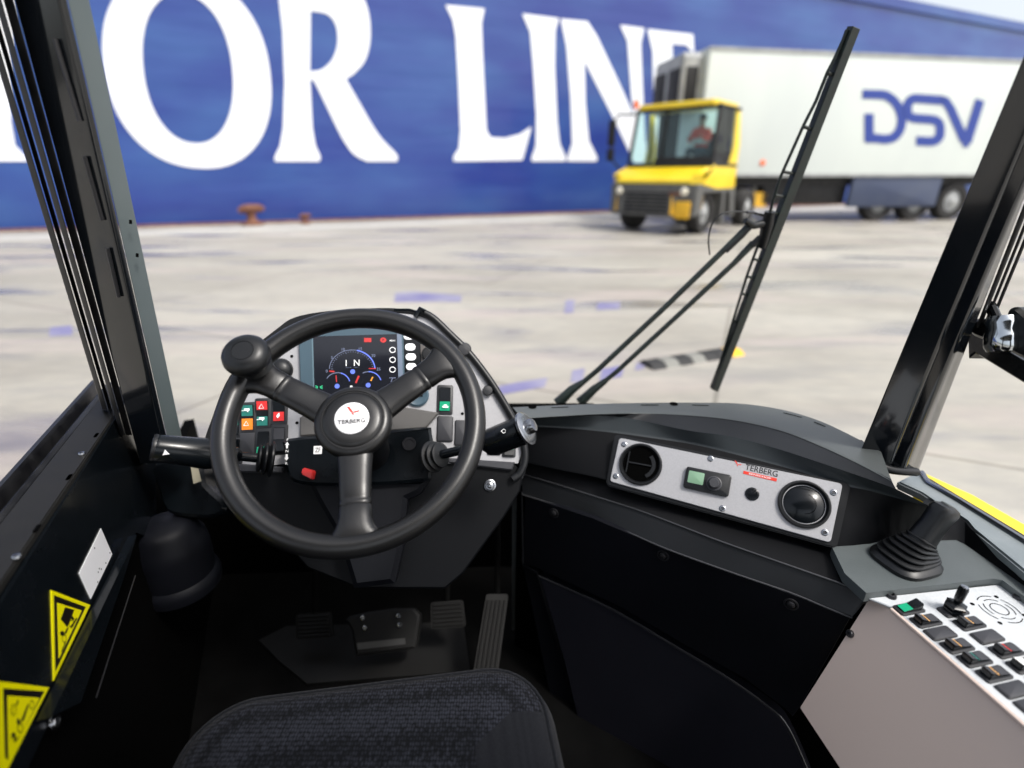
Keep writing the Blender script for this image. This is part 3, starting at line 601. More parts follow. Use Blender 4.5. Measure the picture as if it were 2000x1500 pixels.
# stickers
st = MB().pxprism(LW, [(196, 1032), (218, 1083), (176, 1170), (153, 1120)], .0012, .0002).build('paper_label', 'white_label', door)
g = MB()
for (x, y) in ((183, 1071), (213, 1080), (196, 1112), (190, 1118), (192, 1111), (189, 1137), (205, 1100)): g.disc(fr(LW, x, y, h=.0013), .0016, .0004, n=8)
g.build('label_mark', 'ink', st)
def tri(P, s):
    c = (sum(p[0] for p in P)/3, sum(p[1] for p in P)/3); return [(c[0]+(p[0]-c[0])*s, c[1]+(p[1]-c[1])*s) for p in P]
def warn(P, lab):
    a = MB().pxprism(LW, P, .0012, .0002).build('warning_label', 'yellow', door); a['label'] = lab
    b1 = tri(P, .80); b2 = tri(P, .47)
    MB().pxprism(LW, b1, .0016, .0013).build('black_border', 'sticker_black', a)
    MB().pxprism(LW, b2, .0020, .0017).build('yellow_field', 'yellow', a); return a
# triangles stand with the base along the top-left; border drawn from true offsets
def warn2(P, I1, I2, lab, marks):
    a = MB().pxprism(LW, P, .0012, .0002).build('warning_label', 'yellow', door); a['label'] = lab
    MB().pxprism(LW, I1, .0016, .0013).build('black_border', 'sticker_black', a)
    MB().pxprism(LW, I2, .0020, .0017).build('yellow_field', 'yellow', a)
    g = MB()
    for k, mk in enumerate(marks):
        if mk[0] == 'c':
            g.ribbon([LW.at(*q) for q in ellpts(mk[1], mk[2], mk[3], mk[4])]+[LW.at(mk[1]+mk[3], mk[2])], mk[5]*.001*.6, LW.n, .0023)
        elif mk[0] == 'd': g.pxprism(LW, ellpts(mk[1], mk[2], mk[3], mk[4], n=14), .0023, .0021)
        else: g.pxprism(LW, mk[1], .0023+.00003*k, .0021)
    g.build('pictogram', 'sticker_black', a)
warn2([(98, 1153), (175, 1182), (103, 1330)], [(103, 1163), (165, 1186), (106, 1312)], [(109, 1178), (157, 1193), (112, 1287)],
      'yellow triangle with a tipping trailer pictogram, just below the white label',
      [('p', [(124, 1187), (142, 1192), (128, 1226), (115, 1210)]), ('c', 136, 1219, 4.5, 7, 2), ('c', 122, 1248, 4, 7, 2), ('p', [(127, 1228), (131, 1226), (126, 1238), (121, 1240)]), ('p', [(134, 1225), (146, 1207), (147, 1210), (136, 1228)]),
       ('d', 118, 1238, 4, 5), ('p', [(116, 1273), (124, 1254), (125, 1256), (117, 1274)]), ('p', [(133, 1198), (142, 1210), (139, 1212), (130, 1205)])])
warn2([(-8, 1331), (94, 1343), (8, 1512), (-4, 1520)], [(3, 1345), (84, 1351), (12, 1485), (7, 1480)], [(11, 1360), (74, 1364), (13, 1486)],
      'lower yellow triangle with a falling figure and coupling pictogram, cut by the frame edge',
      [('c', 58, 1378, 4, 8, 2), ('c', 35, 1423, 5, 9, 2.2), ('c', 22, 1388, 6, 11, 1.2), ('c', 22, 1388, 3.5, 7, 1), ('p', [(28, 1412), (30, 1403), (35, 1410), (32, 1420)]), ('p', [(50, 1376), (52, 1378), (42, 1408), (35, 1412)]),
       ('p', [(30, 1368), (32, 1370), (29, 1380), (27, 1378)]), ('d', 22, 1437, 4, 5), ('p', [(15, 1446), (22, 1436), (28, 1444), (34, 1438), (27, 1449), (20, 1441)]), ('p', [(22, 1447), (29, 1445), (24, 1452)])])

# left pillar
def line(y, y0, x0, k): return x0+(y-y0)*k
def pillar(yb, yt, corners, db, dt, rad, name, m, parent, n=5):
    A = roundpoly([V(c[0], yb, db+c[2]) for c in corners], rad, n); B = roundpoly([V(c[1], yt, (db+c[2])*dt/db) for c in corners], [r*dt/db for r in rad] if isinstance(rad, list) else rad*dt/db, n)
    C_ = [a+(b-a)*1.45 for a, b in zip(A, B)]          # runs on above the frame
    return MB().loft([A, B, C_]).build(name, m, parent, smooth=28)
yb, yt = 905, -120
def lx(y, which): return {'C': 93+.305*(y-450), 'B': 28+.272*y, 'A': 130+.2286*y, 'E': 174+.2125*y}[which]
db, dt = 1.15, .70
left_pillar = pillar(yb, yt, [(lx(yb, 'B'), lx(yt, 'B'), .0), (lx(yb, 'A')-10, lx(yt, 'A')-14, -.025), (lx(yb, 'A')+2, lx(yt, 'A')+3, -.012), (lx(yb, 'B')+8, lx(yt, 'B')+10, .10)], db, dt, [.004, .016, .016, .004], 'windscreen_pillar', 'pillar_black', cab)
pillar(yb, yt, [(lx(yb, 'A')+1, lx(yt, 'A')+2, -.004), (lx(yb, 'E'), lx(yt, 'E'), .03), (lx(yb, 'E')-3, lx(yt, 'E')-4, .045), (lx(yb, 'A')+2, lx(yt, 'A')+3, .06)], db, dt, [.003, .002, .002, .003], 'pillar_flange', 'paint_grey', left_pillar)
for a_, b2, off in ((0, .22, .0), (.26, .42, .012), (.46, .66, -.004), (.70, .98, .01)):
    def mixx(y, t): return lx(y, 'C')*(1-t)+lx(y, 'B')*t
    y2 = 800 if a_ < .3 else 850
    pillar(y2, yt, [(mixx(y2, a_), mixx(yt, a_), off), (mixx(y2, b2), mixx(yt, b2), off-.004), (mixx(y2, b2), mixx(yt, b2), off+.03), (mixx(y2, a_), mixx(yt, a_), off+.03)], 1.12, .68, .0035, 'door_seal', 'seal', left_pillar, 4)
# raised weld ribs on the pillar face
for (xa, ya, xb, yb_) in ((107, 75, 156, 236), (165, 305, 200, 430), (210, 485, 232, 580)):
    def pd(y): return (1.15-.025)*((yb-y)/(yb-yt)*(dt/db-1)+1)
    def dd(y):  # perspective-correct depth on the loft line
        t = (yb-y)/(yb-yt); z0, z1 = 1.125, 1.125*dt/db; return 1/((1-t)/z0+t/z1)
    MB().tube([V(xa, ya, dd(ya)+.001), V(xb, yb_, dd(yb_)+.001)], .0032, 8).build('weld_rib', 'bolt', left_pillar)
g = MB()
def de(y, z0): t = (yb-y)/(yb-yt); return 1/((1-t)/z0+t/(z0*dt/db))
for (x, y) in ((255, 434), (268, 499)): g.tube([V(x, y-4, de(y, 1.155)), V(x, y+3, de(y, 1.155))], .0022, 8)
g.build('hole', 'void', left_pillar)

# right pillar
def rx(y, w_): return {'L': 2045-.414*y, 'S': 2117-.4125*y, 'R': 2150-.386*y}[w_]
yb3, yt3 = 925, -120; db3, dt3 = 1.10, .68
right_pillar = pillar(yb3, yt3, [(rx(yb3, 'L'), rx(yt3, 'L'), .0), (rx(yb3, 'S'), rx(yt3, 'S'), -.02), (rx(yb3, 'S')+6, rx(yt3, 'S')+6, .05), (rx(yb3, 'L')+6, rx(yt3, 'L')+6, .07)], db3, dt3, [.004, .01, .006, .006], 'windscreen_pillar', 'pillar_black', cab)
pillar(yb3, yt3, [(rx(yb3, 'S')-4, rx(yt3, 'S')-6, -.012), (rx(yb3, 'S')+28, rx(yt3, 'S')+46, -.03), (rx(yb3, 'R'), rx(yt3, 'R'), .0), (rx(yb3, 'R')-4, rx(yt3, 'R')-4, .06), (rx(yb3, 'S')+4, rx(yt3, 'S')+4, .05)], db3, dt3, [.004, .018, .014, .004, .004], 'pillar_tube', 'pillar_black', right_pillar)
MB().tube([V(1952, 400, .868), V(1879, 600, .955), V(1800, 770, 1.03)], .0022, 6).build('weld_seam', 'bolt', right_pillar)
for a_, b2 in ((3, 14), (17, 24), (28, 36)):
    y2 = 640; pillar(y2, yt3, [(rx(y2, 'R')+a_*.9, rx(yt3, 'R')+a_*1.5, .0), (rx(y2, 'R')+b2*.9, rx(yt3, 'R')+b2*1.5, -.003), (rx(y2, 'R')+b2*.9, rx(yt3, 'R')+b2*1.5, .02), (rx(y2, 'R')+a_*.9, rx(yt3, 'R')+a_*1.5, .02)], .98, .70, .003, 'door_seal', 'seal', right_pillar, 4)
MB().tube([V(1904, 414, .866), V(1904, 420, .866)], .002, 8).build('hole', 'void', right_pillar)
g = MB(); g.tube(cr([V(1678, 865, 1.13), V(1690, 895, 1.09), V(1735, 916, 1.07), V(1790, 922, 1.08)], 5), .009, 10); g.build('pillar_gaiter', 'grain_black', right_pillar)
# door rail with latch on the right
rail = plane3(V(1895, 640, 1.03), V(2000, 725, .92), V(1903, 690, 1.02)); 
dr = MB().pxprism(rail, [(1888, 630), (1905, 640), (1950, 676), (2200, 826), (2200, 872), (1903, 690), (1890, 700)], 0, -.05, .003).build('door_rail', 'gloss_black', cab)
lat = MB().pxprism(rail.off(.012), cr([(1911, 652), (1914, 630), (1928, 622), (1955, 632), (1978, 645), (1982, 612), (1992, 601), (2010, 604), (2040, 640), (2030, 700), (1985, 686), (1945, 668)], 4, True), .018, -.02, .006).build('door_latch', 'grain_black', cab)
lat['label'] = 'black cast latch with hooked lever and chrome barrel on the right door rail'
g = MB(); g.tube([rail.at(x, y, .02) for x, y in cr([(1978, 634), (1970, 622), (1962, 605), (1956, 594), (1950, 592)], 4)], [.007]*12+[.006, .005, .004, .003, .002][:5], 8); g.tube([rail.at(x, y, .012) for x, y in ((1962, 634), (1950, 620), (1944, 604), (1946, 592))], .005, 8); g.build('lever', 'gloss_black', lat)
F = frz(rail.at(1996, 655, .035), rail.at(1996, 600)-rail.at(1996, 655)); MB().lathe(F, [(.022, -.03), (.026, -.022), (.026, .0), (.022, .01), (.024, .022), (.02, .034), (.005, .036)], 24).build('chrome_barrel', 'chrome', lat)
g = MB(); screw(g, fr(rail, 1923, 638, h=.031), .005, .002); g.build('screw', 'steel', lat)

# duct and gaiter low on the left
o = V(352, 1128, 1.28)
F = Fr(o, RT, (0, 1, 0), ZA)
MB().lathe(F, [(.09, -.02), (.092, 0), (.089, .012), (.082, .02), (.084, .09), (.08, .12), (.07, .135), (.066, .15), (.05, .165), (.0003, .17)], 40).build('air_duct', 'panel_dark', cab)
MB().pxprism(Plane(V(385, 930, 1.2), -FW), [(372, 910), (385, 911), (392, 940), (378, 945)], 0, -.003).build('duct_label', 'ivory', cab)
g = MB(); g.pxprism(Plane(V(385, 930, 1.24), -FW+UP*.2), cr([(300, 905), (385, 900), (400, 945), (440, 985), (420, 1010), (370, 1010), (325, 1000), (308, 960)], 3, True), 0, -.06, .008); g.build('duct_cover', 'gloss_black', cab)

# right hand window sill, seal and yellow front bodywork outside
g = MB(); zz = -.645
P1 = [(1752, 940), (1798, 918), (1812, 940), (1875, 975), (2600, 1424), (2600, 1606), (1900, 1032), (1887, 1016), (1868, 1003), (1858, 1002), (1800, 962)]
g.prism([Zp(x, y, zz) for x, y in P1], Vector((0, 0, -.02))); g.build('window_sill', mat('sill_metal', (.20, .23, .24), .4, metal=.3, bump=(900, .3, .0005), var=(14, (.26, .29, .30), .08)).name, cab, bev=.004)
g = MB(); g.tube([Zp(x, y, zz+.004) for x, y in ((1800, 922), (1814, 942), (1875, 977), (2600, 1426))], .005, 8); g.build('sill_edge', 'steel', cab)
g = MB(); screw(g, Fr(Zp(1828, 950, zz+.0025), RT, (0, 1, 0), ZA), .006, .005); g.build('sill_screw', 'steel', cab)
g = MB(); g.prism([Zp(x, y, zz-.03) for x, y in ((1795, 925), (1812, 945), (2600, 1432), (2600, 1404), (1802, 926))], Vector((0, 0, -.01))); g.build('window_gasket', 'seal', cab)
g = MB(); A = [Zp(x, y, -.66) for x, y in ((1800, 926), (1850, 944), (1925, 981), (2100, 1072))]; B = [Zp(x, y, -.66) for x, y in ((1795, 908+8), (1850, 938), (1925, 972), (2100, 1068))]
bz_ = -.73; out = Vector((.75, .66, 0)).normalized()
ra = [Zp(1796, 934, bz_), Zp(1900, 990, bz_), Zp(2600, 1409, bz_)]; rb = [Zp(1800, 922, bz_), Zp(1900, 967, bz_), Zp(2600, 1367, bz_)]
g.loft([[p+Vector((0, 0, -.57)) for p in ra], ra, rb, [p+out*.01+Vector((0, 0, -.012)) for p in rb], [p+out*.012+Vector((0, 0, -.57)) for p in rb]], cap=False, closed=False); g.build('yellow_bodywork', 'hood_yellow', cab)

# ---------------------------------------------------------------- dashboard
dash = thing('dashboard', 'black grained dashboard sweeping along the foot of the windscreen to the right', 'dashboard', CAM+Vector((.5, 1.0, -1.3)))
def rail_(pts, z, n=5): return [Zp(p[0], p[1], z) for p in cr(pts, n)]
zR = -.53
R0 = rail_([(1000, 794), (1090, 790), (1180, 787), (1280, 785), (1370, 785), (1450, 787), (1530, 799), (1600, 820), (1665, 850), (1720, 880)], zR)
R1 = rail_([(1020, 818), (1100, 813), (1180, 809), (1280, 807), (1370, 811), (1450, 821), (1530, 840), (1600, 867), (1665, 897), (1740, 935)], zR)
R2a = rail_([(1020, 819), (1100, 815), (1175, 812), (1240, 819), (1340, 840), (1430, 853), (1520, 877), (1600, 903), (1680, 930), (1750, 955)], zR-.012)
R3 = rail_([(1020, 829), (1100, 833), (1180, 840), (1270, 852), (1360, 866), (1455, 889), (1560, 917), (1645, 944), (1700, 955), (1815, 988)], -.574)
R0d = [p+Vector((0, .015, -.76)) for p in R0]
def rnd(A, B, C, r):                        # rounded fold between two surfaces
    out = []
    for a, b, c in zip(A, B, C):
        r1 = min(r, (a-b).length*.4); r2 = min(r, (c-b).length*.4); out.append((b+(a-b).normalized()*r1, b+(a-b).normalized()*r1*.25+(c-b).normalized()*r2*.25, b+(c-b).normalized()*r2))
    return [list(x) for x in zip(*out)]
FA, FB = Zp(1210, 857, -.574), Zp(1643, 945, -.574); FC = Zp(1193, 940, -.652)
FP0 = plane3(FA, FB, FC); FPb = FP0.off(-.004)
f1 = cr([(1020, 903), (1100, 920), (1160, 932), (1230, 952), (1330, 983), (1430, 1012), (1530, 1040), (1622, 1066), (1700, 1062), (1790, 1040)], 5)
zend = FPb.at(1622, 1066).z-CAM.z
F1 = [FPb.at(p.x, p.y) if p.x < 1624 else Zp(p.x, p.y, zend) for p in f1]
F2 = [p+Vector((.012, .03, -.012)) for p in F1]
La = rail_([(1020, 925), (1084, 944), (1160, 968), (1245, 995), (1330, 1027), (1420, 1061), (1560, 1110), (1640, 1138), (1690, 1156), (1704, 1160)], -.70)
Lb = rail_([(1020, 965), (1084, 985), (1157, 1009), (1230, 1040), (1304, 1072), (1420, 1114), (1542, 1156), (1610, 1184), (1650, 1200), (1664, 1205)], -.745)
g = MB()
g.loft([R0d]+rnd(R0d, R0, R1, .006)+rnd(R0, R1, R2a, .006), cap=False, closed=False); rails_top = g
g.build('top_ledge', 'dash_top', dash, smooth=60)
R1m = [p+Vector((0, 0, -.001)) for p in R1]
g = MB(); g.loft([[p+Vector((0, 0, -.001)) for p in R1], R2a], cap=False, closed=False); g.build('ledge_riser', 'grain_black', dash, smooth=35)
g = MB(); g.loft([R2a]+rnd(R2a, R3, F1, .004), cap=False, closed=False)
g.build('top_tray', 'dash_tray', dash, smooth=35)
g = MB(); g.loft([rnd(R2a, R3, F1, .004)[-1]]+rnd(R3, F1, F2, .004)+[F2, La], cap=False, closed=False); g.build('fascia_body', 'grain_dark', dash, smooth=35)
g = MB(); g.loft(rnd(F2, La, Lb, .005)+[Lb], cap=False, closed=False); g.build('knee_strip', 'grain_black', dash, smooth=60)
mat('highlight_bead', (.03, .031, .034), .25, spec=.6)  # paler than the folds: their highlights put into added beads
for nm_, pts_l, r_l in (('edge_highlight', La, .0022), ('edge_highlight', Lb, .0022)): MB().tube([p+Vector((-.001, -.002, .0005)) for p in pts_l], r_l, 8).build(nm_, 'highlight_bead', dash)
# slots and clips along the top ledge
g = MB()
for x0, x1, y0, y1 in ((1077, 1110, 796, 795), (1252, 1286, 791, 791), (1352, 1384, 791, 792), (1530, 1566, 806, 815), (1590, 1612, 824, 833)):
    g.ribbon([Zp(x0, y0, zR+.0006), Zp(x1, y1, zR+.0006)], .004, ZA, 0)
for x, y in ((1040, 795), (1316, 789)): g.disc(Fr(Zp(x, y, zR+.0004), RT, (0, 1, 0), ZA), .010, .001, n=16)
g.build('slot', 'void', dash)
# fascia plate
FP = FP0.off(.008)
PLT = roundpoly([FP.at(1210, 855), FP.at(1646, 945), FP.at(1622, 1060), FP.at(1191, 940)], .008, 5)
PLT = [p for p in PLT]
# soft black surround
g = MB(); sur = roundpoly([FP.at(1200, 846, -.004), FP.at(1664, 944, -.004), FP.at(1636, 1072, -.004), FP.at(1182, 947, -.004)], .012, 5); g.prism(sur, -FP.n*.03); g.build('fascia_surround', 'grain_black', dash, bev=.003)
g = MB(); g.prism([p+FP.n*.001 for p in PLT], -FP.n*.006); plate = g.build('fascia_plate', 'silver', dash, bev=.0008)
def vent(px, py, r, shut):
    F = fr(FP, px, py, (.18, -1), .001); v = MB(); v.lathe(F, [(r, -.002), (r, .004), (r*.95, .007), (r*.9, .007), (r*.82, .002), (r*.8, -.01)], 40); o = v.build('air_vent', 'grain_black', plate)
    o['label'] = 'right air vent with closed round flap' if shut else 'left air vent, open, with one thin blade'
    g = MB()
    if shut:
        g.lathe(F, [(r*.79, -.006), (r*.78, .001), (r*.5, .008), (r*.2, .011), (.0005, .011)], 36)
        g.build('flap', 'gloss_black', plate)
        g = MB(); g.ribbon([F(r*.42*math.cos(a), r*.42*math.sin(a), .0095) for a in [i*math.pi/18-1.4 for i in range(17)]], .0008, F.z, .0008); g.ribbon([F(x*r, .62*r, .006) for x in (-.45, 0, .45)], .0008, F.z, .0004); g.build('flap_groove', 'void', plate)
    else:
        g.disc(Fr(F(0, 0, .0006), F.x, F.y, F.z), r*.82, .0006); g.build('vent_throat', 'void', plate)
        g = MB(); g.box(F, -.55*r, .5*r, -.03*r, .03*r, .001, .004); g.box(F, -.62*r, -.56*r, -.5*r, .5*r, .001, .004); g.ribbon([F(.62*r*math.cos(a), .62*r*math.sin(a), .001) for a in [i*math.pi/12-1 for i in range(8)]], .008, F.z, .0022); g.build('vent_blade', 'grain_black', plate)
vent(1251, 907, .0475, False); vent(1570, 985, .0475, True)
F = fr(FP, 1381, 941, (.17, -1), .001)
cc = MB().rr(F, 0, 0, .092, .047, .006, 0, .009, .004).build('climate_control', 'grain_black', plate)
MB().rr(F, -.023, .002, .032, .026, .002, .0086, .0094, .0004).build('lcd_window', 'lcd', plate)
MB().lathe(Fr(F(.014, -.002, .008), F.x, F.y, F.z), [(.0155, 0), (.0155, .003), (.013, .004), (.012, .0035), (.011, .010), (.009, .012), (.0004, .012)], 28).build('control_knob', 'switch_blank', plate)
F = fr(FP, 1469, 965, (.17, -1), .001); g = MB(); g.lathe(F, [(.0135, 0), (.0135, .002), (.012, .003), (.0002, .003)], 24)
for i in range(12): a = i*math.pi/6; g.disc(Fr(F(.009*math.cos(a), .009*math.sin(a), .003), F.x, F.y, F.z), .0018, .0015, n=8)
for i in range(5): a = i*math.pi/2.5; g.disc(Fr(F(.0045*math.cos(a), .0045*math.sin(a), .003), F.x, F.y, F.z), .0016, .0012, n=8)
g.build('sensor_grille', 'gloss_black', plate)
for (x, y) in ((1219, 868), (1203, 930), (1388, 896), (1411, 993), (1628, 962), (1611, 1040)): g = MB(); screw(g, fr(FP, x, y, (.17, -1), .001), .0065, .002); g.build('plate_screw', 'steel', plate)
F = fr(FP, 1487, 919, (.185, -1), .0013); text('TERBERG', F, .0125, 'plate_lettering', 'ink', plate, .062)
F2_ = fr(FP, 1484, 930, (.185, -1), .0013); MB().rr(F2_, 0, 0, .064, .0065, .0005, -.0002, .0003).build('red_bar', 'logo_red', plate)
text('BENSCHOP', Fr(F2_(0, 0, .0004), F2_.x, F2_.y, F2_.z), .0035, 'plate_lettering', 'white', plate, .042)
def mark(F, s, parent, nm='emblem'):        # red three-armed bird-like emblem
    g = MB()
    for k, P in enumerate(([(-.5, .6), (-.28, .58), (.05, .12), (-.08, .02)], [(.1, .12), (.62, .22), (.5, .06), (.08, .0)], [(-.08, .0), (.1, .02), (.12, -.3), (.02, -.16)])):
        g.prism([F(x*s, y*s, .0005+.00004*k) for x, y in P], -F.z*.0003)
    g.build(nm, 'logo_red', parent)
mark(fr(FP, 1440, 908, (.185, -1), .001), .0135, plate)
# lower panels
LPp = plane3(Lb[0], Lb[-1], Lb[0]+Vector((0, 0, -.2)))
g = MB()
P3 = [(1026, 968), (1157, 1011), (1304, 1073), (1542, 1158), (1662, 1206), (1562, 1382), (1548, 1400), (1535, 1386), (1455, 1326), (1350, 1267), (1210, 1185), (1049, 1110), (1018, 1098)]
low = g.pxprism(LPp, P3, 0, -.012, .0015).build('lower_panel', 'panel_dark', dash)
for x, y in ((1082, 1002), (1295, 1085), (1545, 1180)):
    g = MB(); F = fr(LPp, x, y, (.25, -1), .0); g.lathe(F, [(.0135, -.001), (.013, .0015), (.010, .002), (.0095, .0), (.0075, .0), (.007, .004), (.004, .0055), (.0003, .0055)], 22); g.build('panel_bolt', 'bolt', low)
pa, pb_ = LPp.at(1052, 1125), LPp.at(1532, 1410); hn = Vector((LPp.n.x, LPp.n.y, 0)).normalized()
LQ = plane3(pa, pb_, pa-ZA*.3+hn*.06)
P4 = [tuple(p) for p in cr([(1052, 1125), (1192, 1188), (1315, 1260), (1420, 1323), (1490, 1372), (1532, 1410), (1567, 1480), (1610, 1590)], 4)]+[(1180, 1590), (1150, 1500), (1100, 1290)]
g = MB(); g.pxprism(LQ, P4, 0, -.03, .004); g.build('kick_panel', mat('kick', (.006, .0065, .0105), .5, spec=.25, bump=(500, .15, .0006), var=(3, (.009, .009, .014), .05)).name, dash)
MB().tube([LQ.at(p[0], p[1], -.001) for p in P4[:-3]], .0022, 8).build('edge_highlight', 'highlight_bead', dash)
P5 = [(1018, 1100), (1050, 1118), (1100, 1290), (1150, 1500), (1180, 1590), (1120, 1590), (1090, 1440), (1040, 1200)]
g = MB(); g.pxprism(LQ.off(-.02), P5, 0, -.03, .004); g.build('kick_edge', 'panel_dark', dash)
g = MB(); g.tube([LPp.at(1020, 960, .002), LPp.at(1022, 1100, .002)], .0025, 6); g.build('corner_trim', 'grain_black', dash)
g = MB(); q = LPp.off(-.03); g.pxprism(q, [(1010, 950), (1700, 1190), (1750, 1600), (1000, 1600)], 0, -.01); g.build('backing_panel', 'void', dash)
# shelf at the right, under the lever
SH = [(1692, 1158), (1650, 1120), (1625, 1068), (1700, 1062), (1790, 1037), (1815, 1055), (1870, 1052), (1885, 1060), (2600, 1560), (2600, 1610), (1958, 1133), (1940, 1130)]
g = MB(); g.prism([Zp(x, y, -.672) for x, y in SH], Vector((0, 0, -.02))); g.build('side_shelf', mat('shelf', (.075, .088, .09), .42, bump=(450, .4, .0008), var=(9, (.095, .11, .113), .08)).name, dash)
g = MB(); dk = [(1795, 1010), (1812, 988), (1860, 1003), (1885, 1018), (1898, 1034), (2600, 1540)]
top_ = [Zp(x, y, -.648) for x, y in dk]; bot_ = [Zp(x, y, -.671) for x, y in ((1790, 1040), (1810, 1056), (1868, 1054), (1884, 1062), (1893, 1068), (2600, 1570))]
g.loft([top_, bot_], cap=False, closed=False); g.loft([[p+Vector((.02, .03, -.001)) for p in top_], top_], cap=False, closed=False); g.build('side_wall_trim', 'grain_dark', dash, smooth=30)

# ---------------------------------------------------------------- side console
con = thing('side_console', 'grey switch console with beige side panel at the lower right corner', 'console', CAM+Vector((.75, .5, -1.3)))
zc_ = -.685; CP = Plane(CAM+Vector((0, 0, zc_)), ZA)
top = [(1697, 1168), (1955, 1141), (1968, 1148), (2600, 1622), (2600, 1934), (2000, 1411), (1742, 1186)]
g = MB(); tp_ = [CP.at(x, y) for x, y in top]; g.prism(tp_, Vector((0, 0, -.004))); ctop = g.build('top_plate', 'silver2', con, bev=.001)
fa, fb, fc = CP.at(1742, 1186, -.0045), CP.at(2000, 1411, -.0045), Zp(1562, 1382, -.92)
BP = plane3(fa, fb, fc)
g = MB(); g.pxprism(BP, [(1697, 1170), (1742, 1188), (2000, 1413), (2600, 1936), (2600, 2300), (2150, 2300), (1640, 1500), (1562, 1382)], 0, -.004); bpn = g.build('side_panel', 'beige', con, bev=.001)
g = MB(); g.tube([CP.at(x, y, -.0035) for x, y in ((1742, 1187), (1900, 1324), (2600, 1935))], .0035, 8); g.build('folded_edge', 'beige', con)
g = MB(); screw(g, fr(BP, 1661, 1238, h=.0), .007, .005); g.build('panel_bolt', 'bolt', bpn)
g = MB(); g.tube([CP.at(x, y, .001) for x, y in ((1694, 1162), (1760, 1155), (1860, 1144), (1945, 1134), (1958, 1136), (1975, 1146), (2600, 1614))], .0055, 8); g.build('rubber_edge', 'gloss_black', con)
for x, y in ((1740, 1165), (1989, 1168)): g = MB(); screw(g, Fr(CP.at(x, y), RT, (0, 1, 0), ZA), .0085, .006); g.build('plate_bolt', 'bolt', ctop)
g = MB()
cxs = CP.at(1952, 1190)
for r in (.0125, .021, .029):
    for k in range(4 if r > .015 else 1):
        a0, a1 = (k*90+12+r*2000, k*90+78+r*2000) if r > .015 else (0, 360)
        g.ribbon([cxs+Vector((r*math.cos(R_(a0+(a1-a0)*i/16)), r*math.sin(R_(a0+(a1-a0)*i/16)), 0)) for i in range(17)], .0013, ZA, .0006)
for x, y in ((1946, 1166), (1899, 1180), (1953, 1217), (2000, 1202)): g.disc(Fr(CP.at(x, y, .0002), RT, (0, 1, 0), ZA), .0032, .0006, n=10)
g.build('speaker_slots', 'void', ctop)
ce = (CP.at(2000, 1411)-CP.at(1742, 1186)).normalized()      # along the console
cx_ = Vector((-ce.y, ce.x, 0)); cx_ = cx_ if cx_.x > 0 else -cx_
def rocker(F, w_, h_, parent, kind, tilt, lab, sym=None, k=1):
    b = MB(); b.rr(F, 0, 0, w_, h_, .004, -.001, .003, .0015); o = b.build('switch', 'switch', parent)
    if lab: o['label'] = lab
    if kind == 'blank':
        MB().rr(F, 0, 0, w_*.9, h_*.9, .003, .0029, .0042, .001).build('cover', 'switch_blank', o); return o
    # rocker body: tilted wedge whose raised end follows `tilt`
    iw, ih = w_*.68, h_*.8; g = MB(); hi, lo, mid = .011*k, .0035*k, .0075
    prof = [(-ih/2, hi if tilt < 0 else lo), (0, .0055*k), (ih/2, lo if tilt < 0 else hi)]
    g.loft([[F(-iw/2, prof[0][0], .002), F(-iw/2, prof[0][0], prof[0][1]), F(-iw/2, 0, prof[1][1]), F(-iw/2, prof[2][0], prof[2][1]), F(-iw/2, prof[2][0], .002)],
            [F(iw/2, prof[0][0], .002), F(iw/2, prof[0][0], prof[0][1]), F(iw/2, 0, prof[1][1]), F(iw/2, prof[2][0], prof[2][1]), F(iw/2, prof[2][0], .002)]]); g.build('rocker', 'gloss_black', o, bev=.0012)
    def lens(y0, y1, m):
        q = MB(); 
        def hz(y): 
            t = abs(y)/(ih/2); e = prof[0][1] if y < 0 else prof[2][1]; return prof[1][1]*(1-t)+e*t+.0004
        q.loft([[F(-iw*.46, y0, hz(y0)), F(-iw*.46, y1, hz(y1))], [F(iw*.46, y0, hz(y0)), F(iw*.46, y1, hz(y1))]], closed=False, cap=False)
        q.build('lens', m, o)
    for (y0, y1, m) in (sym or []): lens(y0*ih, y1*ih, m)
    return o
def cf(px, py): return Fr(CP.at(px, py, .0), ce, cx_, ZA)
# two columns: long axis of each switch lies across the console
W_, H_ = .0225, .0475
def up2(F): return Fr(F.o, F.x, F.y, F.z)
c1 = [((1775, 1190), 'g'), ((1808, 1214), 'o'), ((1836, 1238), 'b'), ((1869, 1263), 'o'), ((1903, 1289), 't'), ((1941, 1318), 'o'), ((1980, 1348), 'b'), ((2018, 1380), 'b')]
c2 = [((1861, 1194), 'j'), ((1893, 1219), 'o'), ((1928, 1245), 'b'), ((1965, 1272), 'p'), ((2000, 1301), 'w'), ((2040, 1330), 'b')]
names = {'g': 'green lit rocker switch at the far end of the near row', 'b': 'flat blank cover', 'o': 'rocker switch with amber stripe', 't': 'rocker switch with pale green stripe', 'p': 'rocker switch with red stripe', 'w': 'rocker switch with white lens', 'j': 'blank cover under the toggle lever'}
for colm in (c1, c2):
    for (p, k) in colm:
        F = cf(*p)
        if k in 'bj': rocker(F, W_, H_, con, 'blank', 0, None)
        elif k == 'g': rocker(F, W_, H_, con, 'r', 1, names[k], [(-.47, -.02, 'green')], 1.4)
        elif k == 'w': rocker(F, W_, H_, con, 'r', -1, names[k], [(-.47, .1, 'white')], 1.4)
        else: rocker(F, W_, H_, con, 'r', -1, names[k], [(-.13, -.045, {'o': 'amber_pale', 't': 'teal', 'p': 'red'}[k]), (-.47, -.18, 'switch_blank'), (.02, .46, 'switch_blank')], 1.4)
F = Fr(CP.at(1861, 1196, .004), ce, cx_, ZA)
